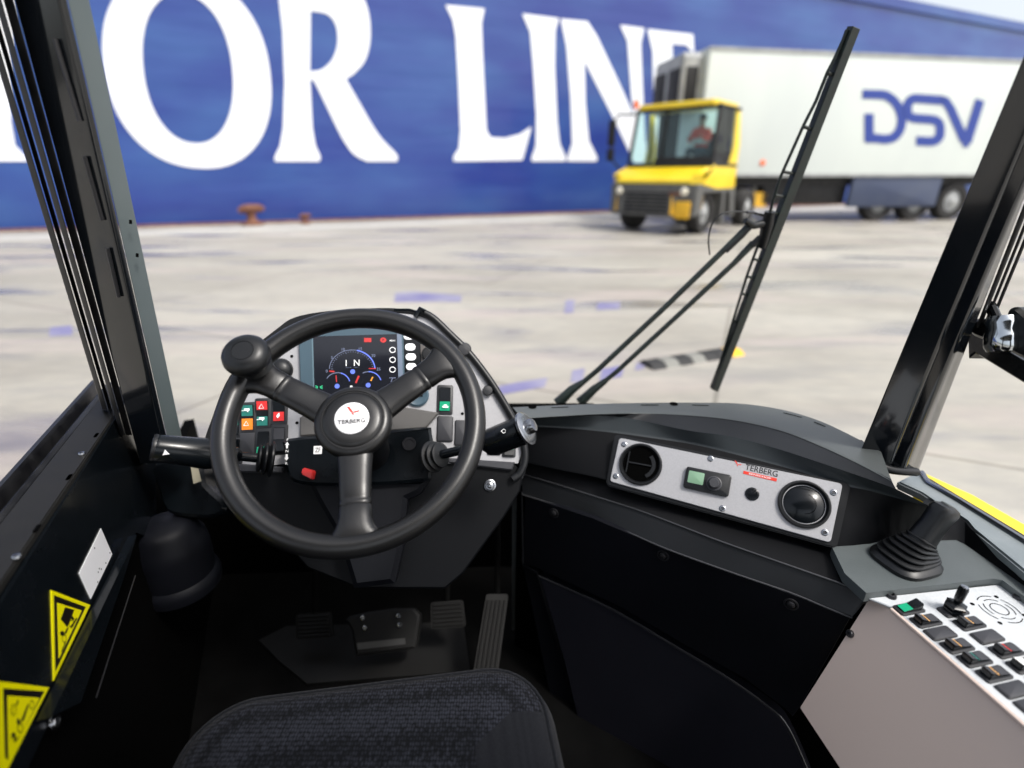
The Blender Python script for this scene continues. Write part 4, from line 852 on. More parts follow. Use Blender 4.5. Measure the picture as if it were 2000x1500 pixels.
tg = MB().lathe(F, [(.014, 0), (.0165, .002), (.0165, .006), (.013, .007), (.013, .009), (.016, .011), (.016, .014), (.010, .017), (.006, .018)], 6).build('toggle_switch', 'gloss_black', con, smooth=20)
F2t = frz(F(0, 0, .016), Vector((.05, .0, 1))); MB().lathe(F2t, [(.0045, 0), (.005, .004), (.0065, .008), (.0072, .03), (.006, .035), (.0003, .0355)], 14).build('lever', 'gloss_black', tg)
MB().lathe(Fr(F2t(0, 0, .034), F2t.x, F2t.y, F2t.z), [(.006, 0), (.0055, .002), (.0003, .003)], 14).build('cap', 'steel', tg)

# ---------------------------------------------------------------- lever with folded gaiter
lb = Zp(1768, 1094, -.669); lt_ = V(1842, 1000, .94); ax = (lt_-lb).normalized(); lh = (lt_-lb).length
lev = thing('brake_lever', 'stubby black lever rising from a pleated rubber gaiter on the right shelf', 'lever', lb)
xx_ = Vector((.96, .28, 0))
g = MB(); rings = []
def sq(c, zax, rx_, ry_, n=28, pw=.62):
    F = frz(c, zax, xx_); return [F(rx_*math.copysign(abs(math.cos(a))**pw, math.cos(a)), ry_*math.copysign(abs(math.sin(a))**pw, math.sin(a)), 0) for a in [i*2*math.pi/n for i in range(n)]]
pts_ = [(0, 1.0, 0), (.012, 1.0, .1), (.03, .86, .25)]
rings.append(sq(lb-ZA*.004, ZA, .052, .048)); rings.append(sq(lb+ZA*.004, ZA, .052, .048)); rings.append(sq(lb+ZA*.009, ZA, .047, .043))
N = 6
for k in range(N):
    t = k/(N-1); c = lb+ZA*.009+(lb+ax*lh*.42-lb-ZA*.009)*((k+.35)/N); zz_ = (ZA*(1-t)+ax*t).normalized(); r = .046-.021*t
    rings.append(sq(c+zz_*.0015, zz_, r*.86, r*.78)); rings.append(sq(c+zz_*.0055, zz_, r*1.0, r*.92)); rings.append(sq(c+zz_*.0072, zz_, r*.99, r*.9))
    rings.append(sq(c+zz_*.0095, zz_, r*.84, r*.76))
g.loft(rings); g.build('gaiter', 'grain_black', lev, smooth=35)
g = MB(); rings = []
for t, rx_, ry_ in ((.36, .023, .02), (.42, .025, .022), (.5, .024, .021), (.75, .023, .019), (.93, .025, .02), (1.03, .026, .021), (1.10, .023, .018), (1.14, .012, .01)):
    rings.append(sq(lb+ax*lh*t, (ax*.85+Vector((0, 0, .25))).normalized(), rx_, ry_, pw=.75))
g.loft(rings); g.build('grip', 'grain_black', lev)
F = frz(lb+ax*lh*1.125, ax, xx_); MB().rr(F, 0, 0, .026, .02, .008, -.004, .003, .003).build('button', 'dash_top', lev)

# ---------------------------------------------------------------- instrument panel
nP = Vector((math.cos(R_(31))*math.sin(R_(8)), -math.cos(R_(31))*math.cos(R_(8)), math.sin(R_(31))))
PP = Plane(V(700, 720, 1.13), nP)
pod = thing('instrument_panel', 'arched instrument panel with silver face and colour display behind the steering wheel', 'instrument panel', V(700, 900, 1.13)+Vector((0, 0, -.4)))
out_ = [(452, 920), (440, 860), (452, 790), (480, 740), (520, 690), (560, 650), (600, 625), (700, 612), (800, 614), (850, 632), (905, 678), (950, 735), (985, 790), (1008, 840), (1018, 880), (1012, 905), (850, 905)]
g = MB(); g.pxprism(PP, cr(out_[:-1], 3)+[Vector((850, 905)), Vector((560, 905))], 0, -.004); face = g.build('face_plate', 'silver', pod)
# hood / housing behind with rounded arch
hood_pts = [(392, 900), (396, 862), (412, 815), (438, 748), (480, 690), (540, 640), (575, 618), (640, 606), (740, 600), (800, 603), (830, 610), (870, 640), (920, 690), (965, 745), (1000, 798), (1026, 850), (1030, 905), (1022, 935)]
c3 = cr(hood_pts, 4)
A0 = [PP.at(p.x, p.y, -.006) for p in c3]; A1 = [p-PP.n*.05+Vector((0, .02, -.01)) for p in A0]; A2 = [p-PP.n*.16+Vector((0, .03, -.05)) for p in A0]
inn = [PP.at(690+(p.x-690)*.96, 880+(p.y-880)*.95, -.008) for p in c3]
g = MB(); g.loft([inn, A0, A1, A2], cap=False, closed=False); g.build('housing', 'grain_black', pod, smooth=50)
g = MB(); g.tube([PP.at(x, y, .006) for x, y in cr([(818, 608), (845, 622), (880, 655), (915, 690), (955, 742), (985, 790), (1008, 832), (1022, 868), (1024, 900), (1014, 925), (1000, 936)], 5)], .0085, 12); g.build('edge_tube', 'grain_black', pod)
g = MB(); g.tube([PP.at(x, y, .004) for x, y in ((770, 606), (800, 606), (820, 612))], .003, 8); g.tube([PP.at(x, y, .012) for x, y in ((812, 622), (822, 606), (830, 612))], .006, 8); g.build('tube_clip', 'gloss_black', pod)
# lower body
LB = PP.off(-.004)
lp = [(842, 896), (1006, 906), (1022, 928), (1016, 960), (985, 1010), (905, 1120), (870, 1150), (800, 1150), (700, 1150), (600, 1110), (520, 1020), (455, 960), (445, 905), (560, 905)]
g = MB(); g.pxprism(LB, lp, 0, -.10, .004); g.build('lower_body', 'grain_dark', pod)
g = MB(); g.pxprism(PP.off(.004), [(855, 893), (1006, 903), (1000, 918), (990, 918), (860, 902)], .004, -.006, .003); g.build('lower_lip', 'switch_blank', pod); g = MB(); g.pxprism(PP.off(.004), [(455, 905), (555, 912), (552, 924), (462, 922)], .004, -.006, .003); g.build('lower_lip', 'switch_blank', pod)
g = MB(); F = fr(PP, 957, 948, h=-.003); g.lathe(F, [(.0135, 0), (.013, .003), (.010, .004), (.009, .001), (.0075, .001), (.007, .006), (.003, .008), (.0003, .008)], 24); g.build('body_bolt', 'steel', pod)
# display
dp = MB().pxprism(PP, [(585, 642), (788, 640), (792, 775), (590, 775)], .012, -.002, .002).build('display', 'bezel', pod)
MB().pxprism(PP, [(614, 660), (779, 655), (783, 775), (617, 776)], .0128, .0122).build('screen', 'screen', dp)
g = MB(); g.ribbon([PP.at(613, 660, .0132), PP.at(616, 776, .0132)], .003, PP.n); g.ribbon([PP.at(605, 652, .0132), PP.at(613, 660, .0132)], .002, PP.n); g.build('bevel_highlight', mat('bezel_lit', (.12, .19, .23), .3).name, dp)  # lighter copy of the bezel: lit bevel put into the colour
g = MB(); g.pxprism(PP, [(776, 650), (785, 650), (789, 775), (780, 775)], .0142, .012, .0006); g.build('screen_frame', mat('frame_blue', (.16, .20, .27), .3).name, dp)
g = MB(); g.pxprism(PP, [(786, 645), (820, 645), (826, 775), (790, 775)], .010, -.002, .002); bs = g.build('button_strip', 'gloss_black', pod)
for (x, y) in ((799, 659), (802, 680), (803, 699), (804, 718)): MB().rr(fr(PP, x, y, h=.009), 0, 0, .0225, .0155, .0075, 0, .0035, .0012, 6).build('button', 'button', bs)
g = MB(); g.pxprism(PP, [(818, 662), (858, 690), (862, 740), (824, 740)], .004, -.002, .002); kp = g.build('key_plate', mat('brown_plate', (.10, .09, .085), .4).name, pod)
MB().lathe(fr(PP, 839, 693, h=.004), [(.017, 0), (.017, .006), (.014, .009), (.0003, .0095)], 28).build('ignition_lock', 'grain_black', pod)
g = MB(); F = fr(PP, 815, 772, h=0); g.lathe(F, [(.026, 0), (.026, .004), (.022, .007), (.019, .006), (.0003, .0065)], 32); g.build('socket_cap', 'bezel', pod)
# what the screen shows
def arc(cx, cy, rx_, ry_, a0, a1, wd, m, nm, h=.0133, n=28):
    g = MB(); g.ribbon([PP.at(*q) for q in ellpts(cx, cy, rx_, ry_, a0, a1, n)], wd, PP.n, h); return g.build(nm, m, dp)
arc(690, 724, 44, 38, 178, 2, .0013, 'em_dim', 'dial_arc'); arc(690, 724, 44, 38, 78, 4, .0026, 'em_blue', 'dial_arc', .0136)
g = MB()
for i in range(26):
    a = R_(178-i*7.0); r0, r1 = (.88, .93) if i % 5 else (.84, .94)
    g.ribbon([PP.at(690+44*r0*math.cos(a), 724-38*r0*math.sin(a)), PP.at(690+44*r1*math.cos(a), 724-38*r1*math.sin(a))], .001, PP.n, .0134)
g.build('dial_ticks', 'em_dim', dp)
for s_, x, y in (('0', 641, 727), ('5', 651, 701), ('10', 673, 685), ('15', 706, 684), ('20', 731, 697), ('25', 741, 723)): text(s_, fr(PP, x, y, h=.0134), .0062, 'dial_number', 'em_dim', dp)
g = MB(); g.ribbon([PP.at(646, 727), PP.at(656, 728)], .003, PP.n, .0138); g.ribbon([PP.at(722, 722), PP.at(736, 722)], .002, PP.n, .0138); g.build('dial_needle', 'em_red', dp)
text('1  N', fr(PP, 691, 711, h=.0135), .0135, 'gear_text', 'em_white', dp, .029, bold=0)
text('km/h   rpm', fr(PP, 690, 720, h=.0135), .002, 'gear_text', 'em_dim', dp, .026)
for cx, c_, m2 in ((660, 752, 'em_dim'), (720, 750, 'em_dim')):
    arc(cx+2, c_, 24, 22, 150 if cx < 700 else 120, 15, .0016, m2, 'small_dial'); 
    arc(cx+2, c_, 24, 22, 75 if cx < 700 else 90, 15, .0022, 'em_blue', 'small_dial', .0136)
    MB().disc(fr(PP, cx+1, c_+4, h=.0133), .0052, .0004, n=20).build('dial_hub', 'em_blue', dp)
MB().disc(fr(PP, 691, 728, h=.0133), .0052, .0004, n=20).build('dial_hub', 'em_blue', dp)
g = MB(); g.ribbon([PP.at(659, 735), PP.at(660, 748)], .002, PP.n, .0138); g.ribbon([PP.at(703, 736), PP.at(697, 750)], .004, PP.n, .0138); g.build('dial_needle', 'em_red', dp)
g = MB(); g.ribbon([PP.at(730, 738), PP.at(726, 746)], .003, PP.n, .0138); g.build('dial_needle', 'em_orange', dp)
g = MB(); g.pxprism(PP, [(713, 663), (727, 663), (727, 671), (713, 671)], .0136, .0133); g.pxprism(PP, ellpts(750, 667, 6, 5, n=16), .0136, .0133); g.build('warning_icon', 'em_red', dp)
text('P', fr(PP, 750, 667, h=.0138), .005, 'warning_text', 'screen', dp)
text('MENU', fr(PP, 768, 668, h=.0136), .0035, 'menu_text', 'em_white', dp, .012)
for y in (686, 705, 724): arc(768, y, 5.5, 5, 0, 360, .0016, 'em_white', 'menu_icon')
g = MB(); g.ribbon([PP.at(762, 740), PP.at(774, 740)], .0015, PP.n, .0134); g.ribbon([PP.at(768, 740), PP.at(765, 748)], .0015, PP.n, .0134); g.build('menu_icon', 'em_dim', dp)
g = MB()
for s_ in (-1, 1):
    for k in (-3, 0, 3): g.ribbon([PP.at(626+s_*2, 758+k*.3), PP.at(626+s_*7, 758+k)], .0012, PP.n, .0134)
g.build('lamp_icon', 'em_green', dp)
g = MB(); g.pxprism(PP, [(686, 755), (690, 755), (692, 761), (698, 761), (698, 764), (687, 764)], .0137, .0133); g.build('seat_icon', 'em_white', dp)
# round cap left of the display, small holes, right buttons
MB().lathe(fr(PP, 549, 723), [(.0255, 0), (.0255, .004), (.022, .012), (.012, .018), (.0003, .019)], 32).build('round_cap', 'grain_black', pod)
for x, y in ((570, 696), (572, 749), (580, 826), (903, 808), (833, 812)): MB().disc(fr(PP, x, y, h=.0004), .0033, .0006, n=12).build('hole', 'void', face)
for x, y, r, lb_ in ((907, 684, .0155, 'upper'), (952, 764, .0115, 'lower')): MB().lathe(fr(PP, x, y, h=.004), [(r, 0), (r, .007), (r*.85, .010), (.0003, .011)], 24).build('push_button', 'switch', pod)
# rocker switches
def pr(px, py, w_, h_, kind, tilt=1, sym=None, lab=None): return rocker(fr(PP, px, py, (.03, -1)), w_*.00115, h_*.00115, pod, kind, tilt, lab, sym)
s1 = pr(485, 816, 31, 58, 'r', 1, [(-.48, -.04, 'orange'), (.06, .48, 'teal')], 'rocker with green upper and orange lower lens')
s2 = pr(514, 808, 30, 58, 'r', 1, [(.14, .48, 'red'), (-.48, -.12, 'teal')], 'rocker with red upper and green lower lens')
s3 = pr(546, 800, 30, 58, 'r', 1, [(-.46, -.1, 'red')], 'rocker with red lower lens')
s0 = pr(457, 826, 30, 58, 'r', 1, [(-.1, .3, 'teal')]); 
pr(484, 867, 29, 44, 'blank'); s5 = pr(515, 866, 30, 56, 'r', -1, [(-.48, -.14, 'green')], 'rocker with green lens at its foot'); pr(546, 858, 30, 56, 'r', -1, [(.0, .46, 'switch_blank')]); pr(458, 880, 29, 50, 'r', 1)
s6 = pr(869, 781, 31, 58, 'r', 1, [(-.46, -.08, 'green')], 'rocker with green lens right of the wheel spoke')
pr(869, 838, 31, 50, 'blank'); pr(903, 846, 30, 50, 'blank'); pr(965, 874, 27, 30, 'blank'); s7 = pr(994, 871, 27, 44, 'r', -1, [(-.2, .35, 'green')], 'rocker with green square lens under the right stalk')
def icon(px, py, kind, parent, m='em_white', h=.0105):
    F = fr(PP, px, py, (.03, -1), h); g = MB()
    if kind == 'trailer': g.rr(F, .001, .001, .011, .005, .0008, 0, .0002); g.disc(Fr(F(.003, -.003), F.x, F.y, F.z), .0014, .0002, n=10); g.rr(F, -.007, -.0012, .004, .0014, .0003, 0, .0002)
    if kind == 'tri': g.ribbon([F(-.005, -.004), F(0, .005), F(.005, -.004), F(-.005, -.004)], .0013, F.z, 0)
    if kind == 'flame': g.prism([F(0, -.006, .0003), F(.004, -.001, .0003), F(.003, .006, .0003), F(-.001, .002, .0003), F(-.003, -.002, .0003)], -F.z*.0003)
    if kind == 'car': g.rr(F, 0, -.0015, .013, .004, .0012, 0, .0002); g.rr(F, 0, .002, .007, .003, .0012, 0, .0002)
    if kind == 'ring': g.ribbon([F(.004*math.cos(i*math.pi/8), .004*math.sin(i*math.pi/8)) for i in range(17)], .001, F.z, 0)
    g.build('symbol', m, parent)
icon(485, 802, 'trailer', s1, h=.0112); icon(484, 828, 'tri', s1, h=.0092); icon(514, 795, 'tri', s2, h=.0115); icon(513, 819, 'trailer', s2, h=.009); icon(545, 812, 'flame', s3, h=.0085); icon(870, 794, 'car', s6, h=.0085); icon(994, 869, 'ring', s7, h=.0105)

# ---------------------------------------------------------------- steering column with stalks
colm = thing('steering_column', 'glossy black steering column box with one stalk on each side', 'steering column', V(700, 950, 1.05)+Vector((0, 0, -.6)))
nC = Vector((math.cos(R_(36))*math.sin(R_(8)), -math.cos(R_(36))*math.cos(R_(8)), math.sin(R_(36))))
CC = Plane(V(700, 880, 1.045), nC)
g = MB(); g.pxprism(CC, cr([(562, 856), (700, 846), (828, 834), (842, 842), (846, 880), (842, 925), (826, 940), (700, 948), (590, 946), (560, 925), (556, 880)], 3, True), 0, -.045, .006); box_ = g.build('housing', 'gloss_black', colm)
g = MB(); g.pxprism(CC.off(-.02), [(600, 940), (838, 935), (822, 962), (795, 975), (788, 1060), (770, 1140), (690, 1150), (660, 1050), (620, 980)], 0, -.08, .01); g.build('lower_shroud', 'panel_dark', colm)
g = MB(); g.pxprism(PP.off(.012), [(585, 815), (640, 790), (760, 790), (858, 806), (832, 836), (700, 846), (585, 852)], 0, -.02, .003); g.build('upper_cover', mat('cover_grey', (.10, .096, .092), .5, bump=(700, .2, .0005)).name, colm)
F = fr(CC, 621, 879, (.05, -1), .0005); bd = MB().rr(F, 0, 0, .0165, .0165, .001, 0, .0006).build('maker_badge', 'white', box_); text('ZF', F, .009, 'badge_letters', 'ink', bd, .010, z=.0009)
for s_, x, y in (('F', 562, 859), ('N', 561, 881), ('R', 560, 905)): text(s_, fr(CC, x, y, (.05, -1), .0009), .0055, 'gear_letter', 'white', box_)
g = MB()
for x, y, s_ in ((561, 870, 1), (560, 893, -1)):
    F = fr(CC, x, y, (.05, -1), .0008); g.prism([F(-.0045, .001*s_, .0003), F(0, .007*s_, .0003), F(.0045, .001*s_, .0003), F(.002, .001*s_, .0003), F(.002, -.006*s_, .0003), F(-.002, -.006*s_, .0003), F(-.002, .001*s_, .0003)], -F.z*.0003)
g.build('arrow', 'white', box_)
g = MB(); F = fr(CC, 799, 867, h=.0005); g.lathe(F, [(.014, 0), (.0135, .003), (.011, .003), (.0105, -.002), (.0003, -.002)], 28); g.build('lock_ring', 'bolt', box_)
g = MB(); F = fr(CC, 605, 925, (.2, -1), .002); g.loft([[F(-.013, -.004, 0), F(.012, -.012, 0), F(.013, .007, 0), F(-.013, .011, 0)], [F(-.012, -.003, .014), F(.010, -.011, .016), F(.011, .004, .018), F(-.012, .009, .012)]]); g.build('red_clip', 'red_plastic', colm, bev=.002)
# left stalk
a0, a1, a2 = V(300, 874, .93), V(410, 884, .98), V(500, 894, 1.02)
g = MB(); g.tube([a0, V(303, 874, .931), V(310, 875, .933), V(405, 886, .978), V(440, 890, .995)], [.021, .0235, .0245, .030, .024], 20); g.tube([V(430, 888, .992), V(462, 890, 1.005), V(470, 891, 1.01)], [.019, .017, .010], 16); g.tube([V(466, 891, 1.008), V(520, 896, 1.03)], [.009, .010], 14)
sL = g.build('left_stalk', 'gloss_black', colm)
g = MB(); ax_ = (a0-a1).normalized(); F = frz(a0, ax_); g.lathe(F, [(.0245, -.004), (.0248, .0), (.023, .003), (.0003, .0035)], 28); g.build('end_cap', 'seal', sL)
g = MB()
for k in range(5): dz = UP*(.012+.0022*k)*1.0; g.tube([V(312, 875, .933)+UP*(.0225-.0035*k)-FW*.004*(k+1), V(408, 884, .979)+UP*(.024-.0035*k)-FW*.004*(k+1)], .0006, 5)
g.build('grip_line', 'bolt', sL)
F = frz(V(324, 885, .917), -FW); g = MB(); g.prism([F(-.006, -.004, .0), F(.006, -.002, .0), F(-.002, .006, 0)], F.z*-.001); g.build('symbol', 'white', sL)
def boot(c, ax_, r, k, nm='rubber_boot'):
    g = MB(); F = frz(c, ax_); pr_ = []
    for i in range(k): pr_ += [(r*(.8-.1*i), i*.011), (r*(1-.12*i), i*.011+.003), (r*(1-.12*i), i*.011+.006), (r*(.78-.1*i), i*.011+.009)]
    g.lathe(F, pr_, 30); return g.build(nm, 'grain_black', colm)
axl = (V(470, 891, 1.01)-V(552, 896, 1.045)).normalized(); boot(V(535, 897, 1.033), axl, .036, 3)
# right stalk
b0, b1, b2_ = V(862, 888, 1.03), V(958, 868, .99), V(1032, 832, .955)
g = MB(); g.tube([V(850, 893, 1.035), b0, V(950, 868, .995)], [.009, .0095, .010], 14); g.tube([V(945, 868, .995), V(955, 866, .99), V(962, 863, .987), V(1020, 840, .96)], [.014, .024, .0275, .028], 20); sR = g.build('right_stalk', 'gloss_black', colm)
axr = (b2_-V(958, 866, .99)).normalized(); F = frz(V(1022, 839, .96), axr)
MB().lathe(F, [(.029, 0), (.033, .004), (.033, .008), (.026, .012), (.014, .012), (.014, .02), (.012, .024), (.0003, .025)], 32).build('end_button', 'steel', sR)
g = MB(); F = frz(V(984, 842, .945), -FW+UP*.3); g.ribbon([F(-.005, 0), F(0, .004), F(.005, 0), F(0, -.004), F(-.005, 0)], .0013, F.z); g.build('symbol', 'white', sR)
boot(V(842, 893, 1.045), (b0-V(842, 893, 1.045)).normalized(), .033, 3)
# adjuster handle under the column
hd_ = MB().tube([V(510, 965, 1.15), V(530, 975, 1.14), V(575, 977, 1.13), V(610, 975, 1.12)], [.012, .014, .010, .006], 12, flat=.5).build('adjuster_handle', 'gloss_black', colm)
MB().tube([V(512, 975, 1.13), V(540, 979, 1.125), V(612, 977, 1.11)], .0018, 6).build('handle_edge', 'steel', hd_)
text('16 0C', frz(V(546, 983, 1.12), -FW), .008, 'stamped_number', 'white', hd_, .024)
g = MB(); g.pxprism(Plane(V(640, 1020, 1.12), -FW+UP*.4), [(590, 985), (612, 985), (650, 1030), (655, 1046), (625, 1044), (600, 1010)], 0, -.01, .003); g.build('bracket', mat('galv', (.16, .19, .18), .4, metal=.5, bump=(300, .4, .001)).name, colm)

# ---------------------------------------------------------------- steering wheel
el_, az_ = R_(48.3), R_(7.65)
nW = Vector((math.cos(el_)*math.sin(az_), -math.cos(el_)*math.cos(az_), math.sin(el_))); CW = V(690, 822, .85)
WF = Fr(CW, Vector((math.cos(az_), math.sin(az_), 0)), nW.cross(Vector((math.cos(az_), math.sin(az_), 0))), nW)
sw = thing('steering_wheel', 'black three-spoke steering wheel with a spinner knob', 'steering wheel', CW)
RW, TW = .2022, .0179
def wp_(a, r, z=0): return WF(r*math.cos(R_(a)), r*math.sin(R_(a)), z)
rim = MB()
n1, n2 = 96, 18
rim.loft([[WF((RW+TW*math.cos(q*2*math.pi/n2))*math.cos(a*2*math.pi/n1), (RW+TW*math.cos(q*2*math.pi/n2))*math.sin(a*2*math.pi/n1), TW*1.08*math.sin(q*2*math.pi/n2)) for q in range(n2)] for a in list(range(n1))+[0]], cap=False)
rim.build('rim', 'wheel', sw)
def wheel_ang(px, py):
    pl = Plane(CW, nW); p = pl.at(px, py)-CW; return math.degrees(math.atan2(p.dot(WF.y), p.dot(WF.x)))
hubdz = -.012
for (px, py) in ((505, 735), (862, 712), (694, 1040)):
    a = wheel_ang(px, py); d_ = WF.x*math.cos(R_(a))+WF.y*math.sin(R_(a)); pz = nW; sx_ = pz.cross(d_)
    rings = []
    for r, hw, th, dz in ((.0, .036, .018, -.014), (.035, .030, .016, -.013), (.055, .0255, .0145, -.012), (.08, .0235, .0135, -.010), (.105, .0225, .0130, -.007), (.128, .0220, .0125, -.005), (.132, .0212, .0118, -.005), (.134, .0225, .0128, -.005), (.139, .0225, .0128, -.004), (.141, .0212, .0118, -.004), (.143, .0225, .0128, -.004), (.158, .0225, .013, -.002), (.170, .0245, .0135, 0), (.180, .029, .0138, 0), (.188, .037, .0135, 0), (.196, .050, .012, 0)):
        ring = []
        for i in range(24):
            t = i*2*math.pi/24; ca, sa = math.cos(t), math.sin(t); ring.append(CW+d_*r+sx_*(hw*1.12*math.copysign(abs(ca)**.7, ca))+pz*(dz+th*math.copysign(abs(sa)**.85, sa)))
        rings.append(ring)
    MB().loft(rings).build('spoke', 'wheel', sw, smooth=50)
hub = MB().lathe(WF, [(.030, -.05), (.050, -.03), (.0625, -.012), (.0635, -.002), (.061, .004), (.0555, .008), (.0515, .0085), (.0505, .0072), (.049, .0072), (.048, .009), (.042, .0115), (.032, .0125), (.0285, .0125), (.0282, .0115), (.0003, .0115)], 48).build('hub', 'wheel', sw)
bdg = MB().lathe(Fr(WF(0, 0, .0115), WF.x, WF.y, WF.z), [(.0278, 0), (.0278, .0012), (.0265, .0022), (.0003, .0024)], 48).build('hub_badge', 'white_label', hub)
F = Fr(WF(0, -.0065, .0147), WF.x+WF.y*.03, WF.y, WF.z); text('TERBERG', F, .0074, 'badge_letters', 'ink', hub, .044, bold=.015)
mark(Fr(WF(0.001, .0085, .0143), WF.x, WF.y, WF.z), .019, hub, 'emblem')
# column neck behind the hub
MB().lathe(Fr(WF(0, 0, -.16), WF.x, WF.y, WF.z), [(.04, 0), (.04, .08), (.03, .12)], 24).build('column_neck', 'grain_dark', sw)
# spinner knob
ka = wheel_ang(504, 722); KF = Fr(wp_(ka, RW-.006, .015), WF.x, WF.y, nW)
MB().lathe(Fr(KF(0, 0, -.004), KF.x, KF.y, KF.z), [(.030, 0), (.024, .008), (.020, .016)], 28).build('knob_clamp', 'grain_black', sw)
KN = Fr(KF(0, 0, .012), KF.x, KF.y, KF.z)
MB().lathe(KN, [(.018, 0), (.030, .004), (.0365, .012), (.0375, .019), (.036, .026), (.030, .0325), (.022, .0355), (.0175, .0362), (.0172, .0352), (.0165, .0352), (.0162, .0362), (.0003, .0364)], 48).build('spinner_knob', 'grain_black', sw)

# ---------------------------------------------------------------- pedals and mat
mt = MB(); mt.prism([Zp(x, y, ZF+.008) for x, y in ((505, 1250), (560, 1222), (905, 1215), (918, 1310), (600, 1335), (545, 1290))], Vector((0, 0, -.007)))
tag(mt.build('floor_mat', 'mat_grey'), 'dark grey rubber mat on the cab floor under the pedals', 'floor mat')
def pedal(name, lab, corners, d, vertical=False, tilt=.3, nr=6):
    pl = Plane(V(*corners[0], d), (-FW+UP*tilt)); t = thing(name, lab, 'pedal', pl.at(*corners[0])+Vector((0, 0, -.05)))
    P = roundpoly([pl.at(*c) for c in corners], .008, 3); g = MB(); g.prism(P, -pl.n*.012); pad = g.build('pad', 'mat_grey', t)
    a, b, c, e = [Vector((*q, 0)) for q in corners]; g = MB()
    for k in range(nr):
        s = (k+.7)/(nr+.4)
        p, q = (a.lerp(e, s), b.lerp(c, s)) if not vertical else (a.lerp(b, s), e.lerp(c, s))
        p2, q2 = p.lerp(q, .08), p.lerp(q, .92); g.tube([pl.at(p2.x, p2.y, .002), pl.at(q2.x, q2.y, .002)], .0035 if not vertical else .003, 6)
    g.build('rib', 'mat_grey', pad)
    m_ = (a+b)/2; g = MB(); top_ = pl.at(m_.x, m_.y, -.01); g.tube([top_, top_+Vector((0, .06, .12)), top_+Vector((0, .10, .25))], .008, 8); g.build('arm', 'floor_black', t)
    return t
pedal('foot_pedal', 'ribbed rubber pedal left of the bolted block', [(578, 1200), (645, 1196), (651, 1244), (577, 1249)], 1.5)
pedal('foot_pedal', 'ribbed rubber brake pedal right of the bolted block', [(841, 1177), (904, 1172), (910, 1224), (842, 1229)], 1.47)
pedal('accelerator_pedal', 'long narrow accelerator pedal with lengthwise ribs', [(950, 1160), (993, 1160), (972, 1318), (924, 1316)], 1.42, True, .5, 5)
pk = Plane(V(740, 1240, 1.42), -FW+UP*.45); blk = thing('pedal_block', 'dark block with four bolts and a metal type plate between the pedals', 'block', pk.at(750, 1240)+Vector((0, 0, -.1)))
MB().pxprism(pk, cr([(682, 1203), (808, 1188), (814, 1240), (810, 1262), (800, 1268), (705, 1281), (694, 1274), (686, 1230)], 3, True), 0, -.05, .006).build('body', 'mat_grey', blk)
for x, y in ((709, 1207), (779, 1203), (713, 1227), (781, 1221)): g = MB(); screw(g, fr(pk, x, y, h=.0), .008, .006); g.build('bolt', 'steel', blk)
tpn = MB().pxprism(pk, [(697, 1256), (791, 1246), (792, 1258), (699, 1269)], .0015, 0).build('type_plate', mat('plate_dull', (.10, .10, .10), .35, metal=.5).name, blk)

# ---------------------------------------------------------------- seat
se1 = Vector((.990, .141, 0)); se2 = Vector((-.141, .990, 0)); zS = -.80
fl = Zp(900, 1312, zS)
sc_ = Zp(742, 1400, zS)
rightx = (Zp(1085, 1400, zS)-sc_).dot(se1); leftx = (Zp(352, 1420, zS)-sc_).dot(se1); frontt = (Zp(860, 1304, zS-.01)-sc_).dot(se2)
SO = sc_+se1*(rightx+leftx)/2; hw_ = (rightx-leftx)/2; LS = .62
SF = Fr(SO+se2*(frontt-LS/2), se1, se2, ZA)
seat = thing('driver_seat', 'dark blue-black woven fabric seat cushion at the bottom of the view', 'seat', SF(0, 0, -.5))
def cushion(ins, z, r0=.105, n=10, hw=hw_, hl=LS/2):
    out = []; r = max(r0-ins, .02); a_, b_2 = hw-ins-r, hl-ins-r
    for q, (sx, sy) in enumerate(((1, 1), (-1, 1), (-1, -1), (1, -1))):
        for k in range(n+1):
            a = (q+k/n)*math.pi/2; out.append(SF(sx*a_+r*math.cos(a), sy*b_2+r*math.sin(a), z))
    return out
g = MB(); g.loft([cushion(.03, -.14), cushion(.0, -.12), cushion(-.006, -.07), cushion(-.004, -.045), cushion(.004, -.026), cushion(.018, -.011), cushion(.038, -.003), cushion(.07, .0), cushion(.13, .003), cushion(.2, .001), cushion(.26, .0)])
for i, f in enumerate(g.f):
    c = sum((g.v[k] for k in f), Vector())/len(f)-SF.o; lx_, ly_ = c.dot(SF.x), c.dot(SF.y)
    g.m[i] = 1 if (lx_ > hw_-.11 and ly_ < LS/2-.12-(lx_-hw_+.11)*-1.0-.09+.02) else 0
cu_ = g.build('cushion', ['seat_fabric', 'seat_side'], seat, smooth=80)
MB().tube(cushion(.011, -.0165), .0032, 8, closed=True).build('piping', 'seat_side', seat)
g = MB(); g.box(SF, -hw_+.06, hw_-.06, -LS/2+.05, LS/2-.08, -.28, -.13, .02); g.build('seat_base', 'void', seat)

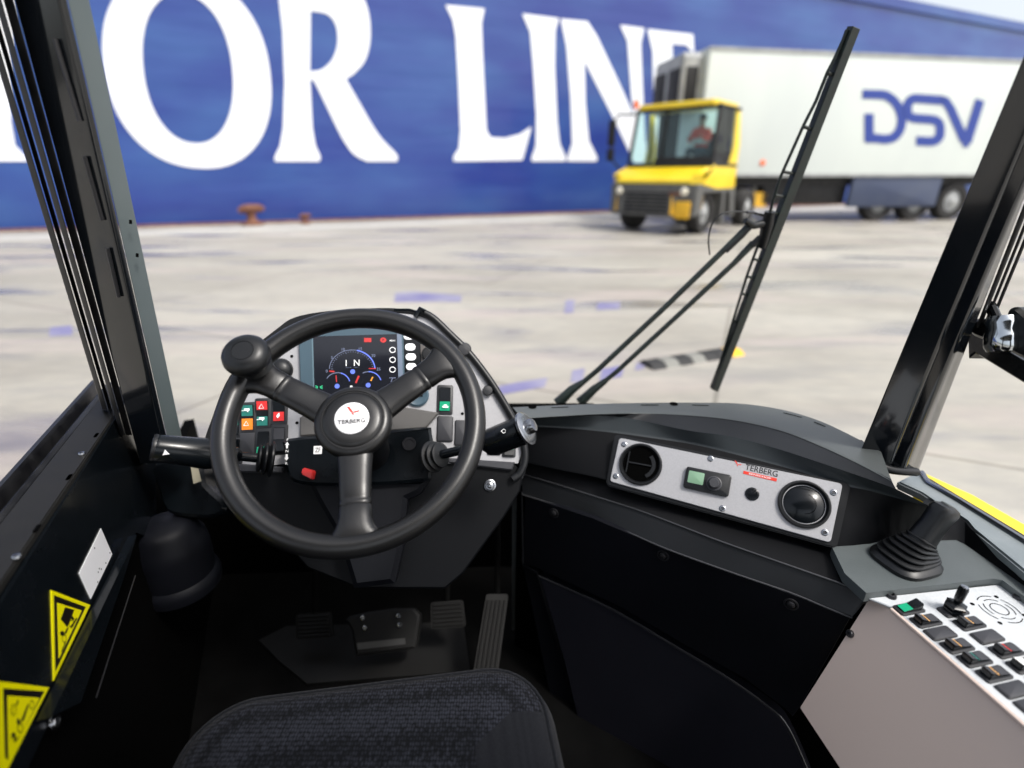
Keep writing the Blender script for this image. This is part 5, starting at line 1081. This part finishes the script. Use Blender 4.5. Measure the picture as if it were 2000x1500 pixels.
# ---------------------------------------------------------------- windscreen wiper
WP = plane3(V(1500, 450, 1.46), V(1100, 790, 1.60), V(1660, 60, 1.22))
wi = thing('windscreen_wiper', 'black parallel-arm windscreen wiper standing up across the view', 'wiper', WP.at(1120, 790))
WD = .0014
def wt(pts, r, h=0, n=8, flat=1): return MB().tube([WP.at(x, y, h) for x, y in pts], r, n, flat=flat)
g = MB(); g.pxprism(WP, [(1663, 51), (1677, 57), (1539, 413), (1401, 764), (1390, 760), (1523, 408)], .006, -.012, .001); bl = g.build('blade', 'wiper_black', wi)
g = MB()
for pts in ([(1658, 58), (1651, 77), (1634, 114), (1619, 143)], [(1619, 143), (1597, 198), (1572, 247)], [(1572, 247), (1550, 296), (1528, 345), (1512, 395), (1506, 420)], [(1487, 470), (1474, 505), (1461, 541), (1449, 580), (1434, 628)], [(1434, 628), (1420, 675), (1402, 732)]):
    g.tube([WP.at(x, y, -.006) for x, y in pts], .0042, 8)
for x0, y0, x1, y1 in ((1619, 143, 1630, 147), (1572, 248, 1590, 254), (1532, 336, 1556, 340), (1516, 382, 1540, 386), (1506, 414, 1526, 420), (1474, 507, 1494, 511), (1461, 541, 1481, 545), (1449, 574, 1468, 579), (1434, 628, 1450, 634)):
    g.tube([WP.at(x0, y0, -.004), WP.at(x1, y1, -.002)], .0045, 6)
g.build('blade_frame', 'wiper_black', wi)
g = MB(); g.tube([WP.at(x, y, -.012) for x, y in ((1470, 443), (1420, 490), (1300, 606), (1170, 727), (1140, 752))], [.0115, .0085, .008, .008, .008], 10); g.tube([WP.at(x, y, -.012) for x, y in ((1142, 750), (1120, 765), (1092, 792))], [.009, .014, .018], 10); g.build('arm', 'wiper_black', wi)
g = MB(); g.tube([WP.at(x, y, -.016) for x, y in ((1478, 478), (1440, 518), (1330, 620), (1210, 730), (1185, 750))], [.0105, .008, .0075, .0075, .0075], 10); g.tube([WP.at(x, y, -.016) for x, y in ((1188, 748), (1165, 765), (1136, 792))], [.009, .013, .017], 10); g.build('arm', 'wiper_black', wi)
g = MB(); g.tube([WP.at(x, y, -.008) for x, y in ((1420, 492), (1452, 462), (1472, 440))], .0085, 10); g.tube([WP.at(x, y, -.006) for x, y in ((1458, 432), (1474, 442), (1500, 436))], [.008, .010, .012], 10); g.tube([WP.at(x, y, -.004) for x, y in ((1506, 414), (1500, 440), (1490, 484))], [.014, .017, .012], 10); g.tube([WP.at(x, y, -.012) for x, y in ((1474, 482), (1490, 466))], .010, 8); g.build('joint', 'grain_black', wi)
MB().tube([WP.at(x, y, -.02) for x, y in cr([(1394, 502), (1392, 470), (1400, 440), (1418, 422), (1440, 417), (1470, 418)], 5)], .0022, 8).build('hose', 'grain_black', wi)
g = MB(); g.tube([WP.at(x, y, -.02) for x, y in ((1468, 418), (1482, 419))], .0045, 8); g.tube([WP.at(x, y, -.018) for x, y in ((1484, 420), (1500, 424))], .004, 8); g.build('hose_nozzle', 'bolt', wi)
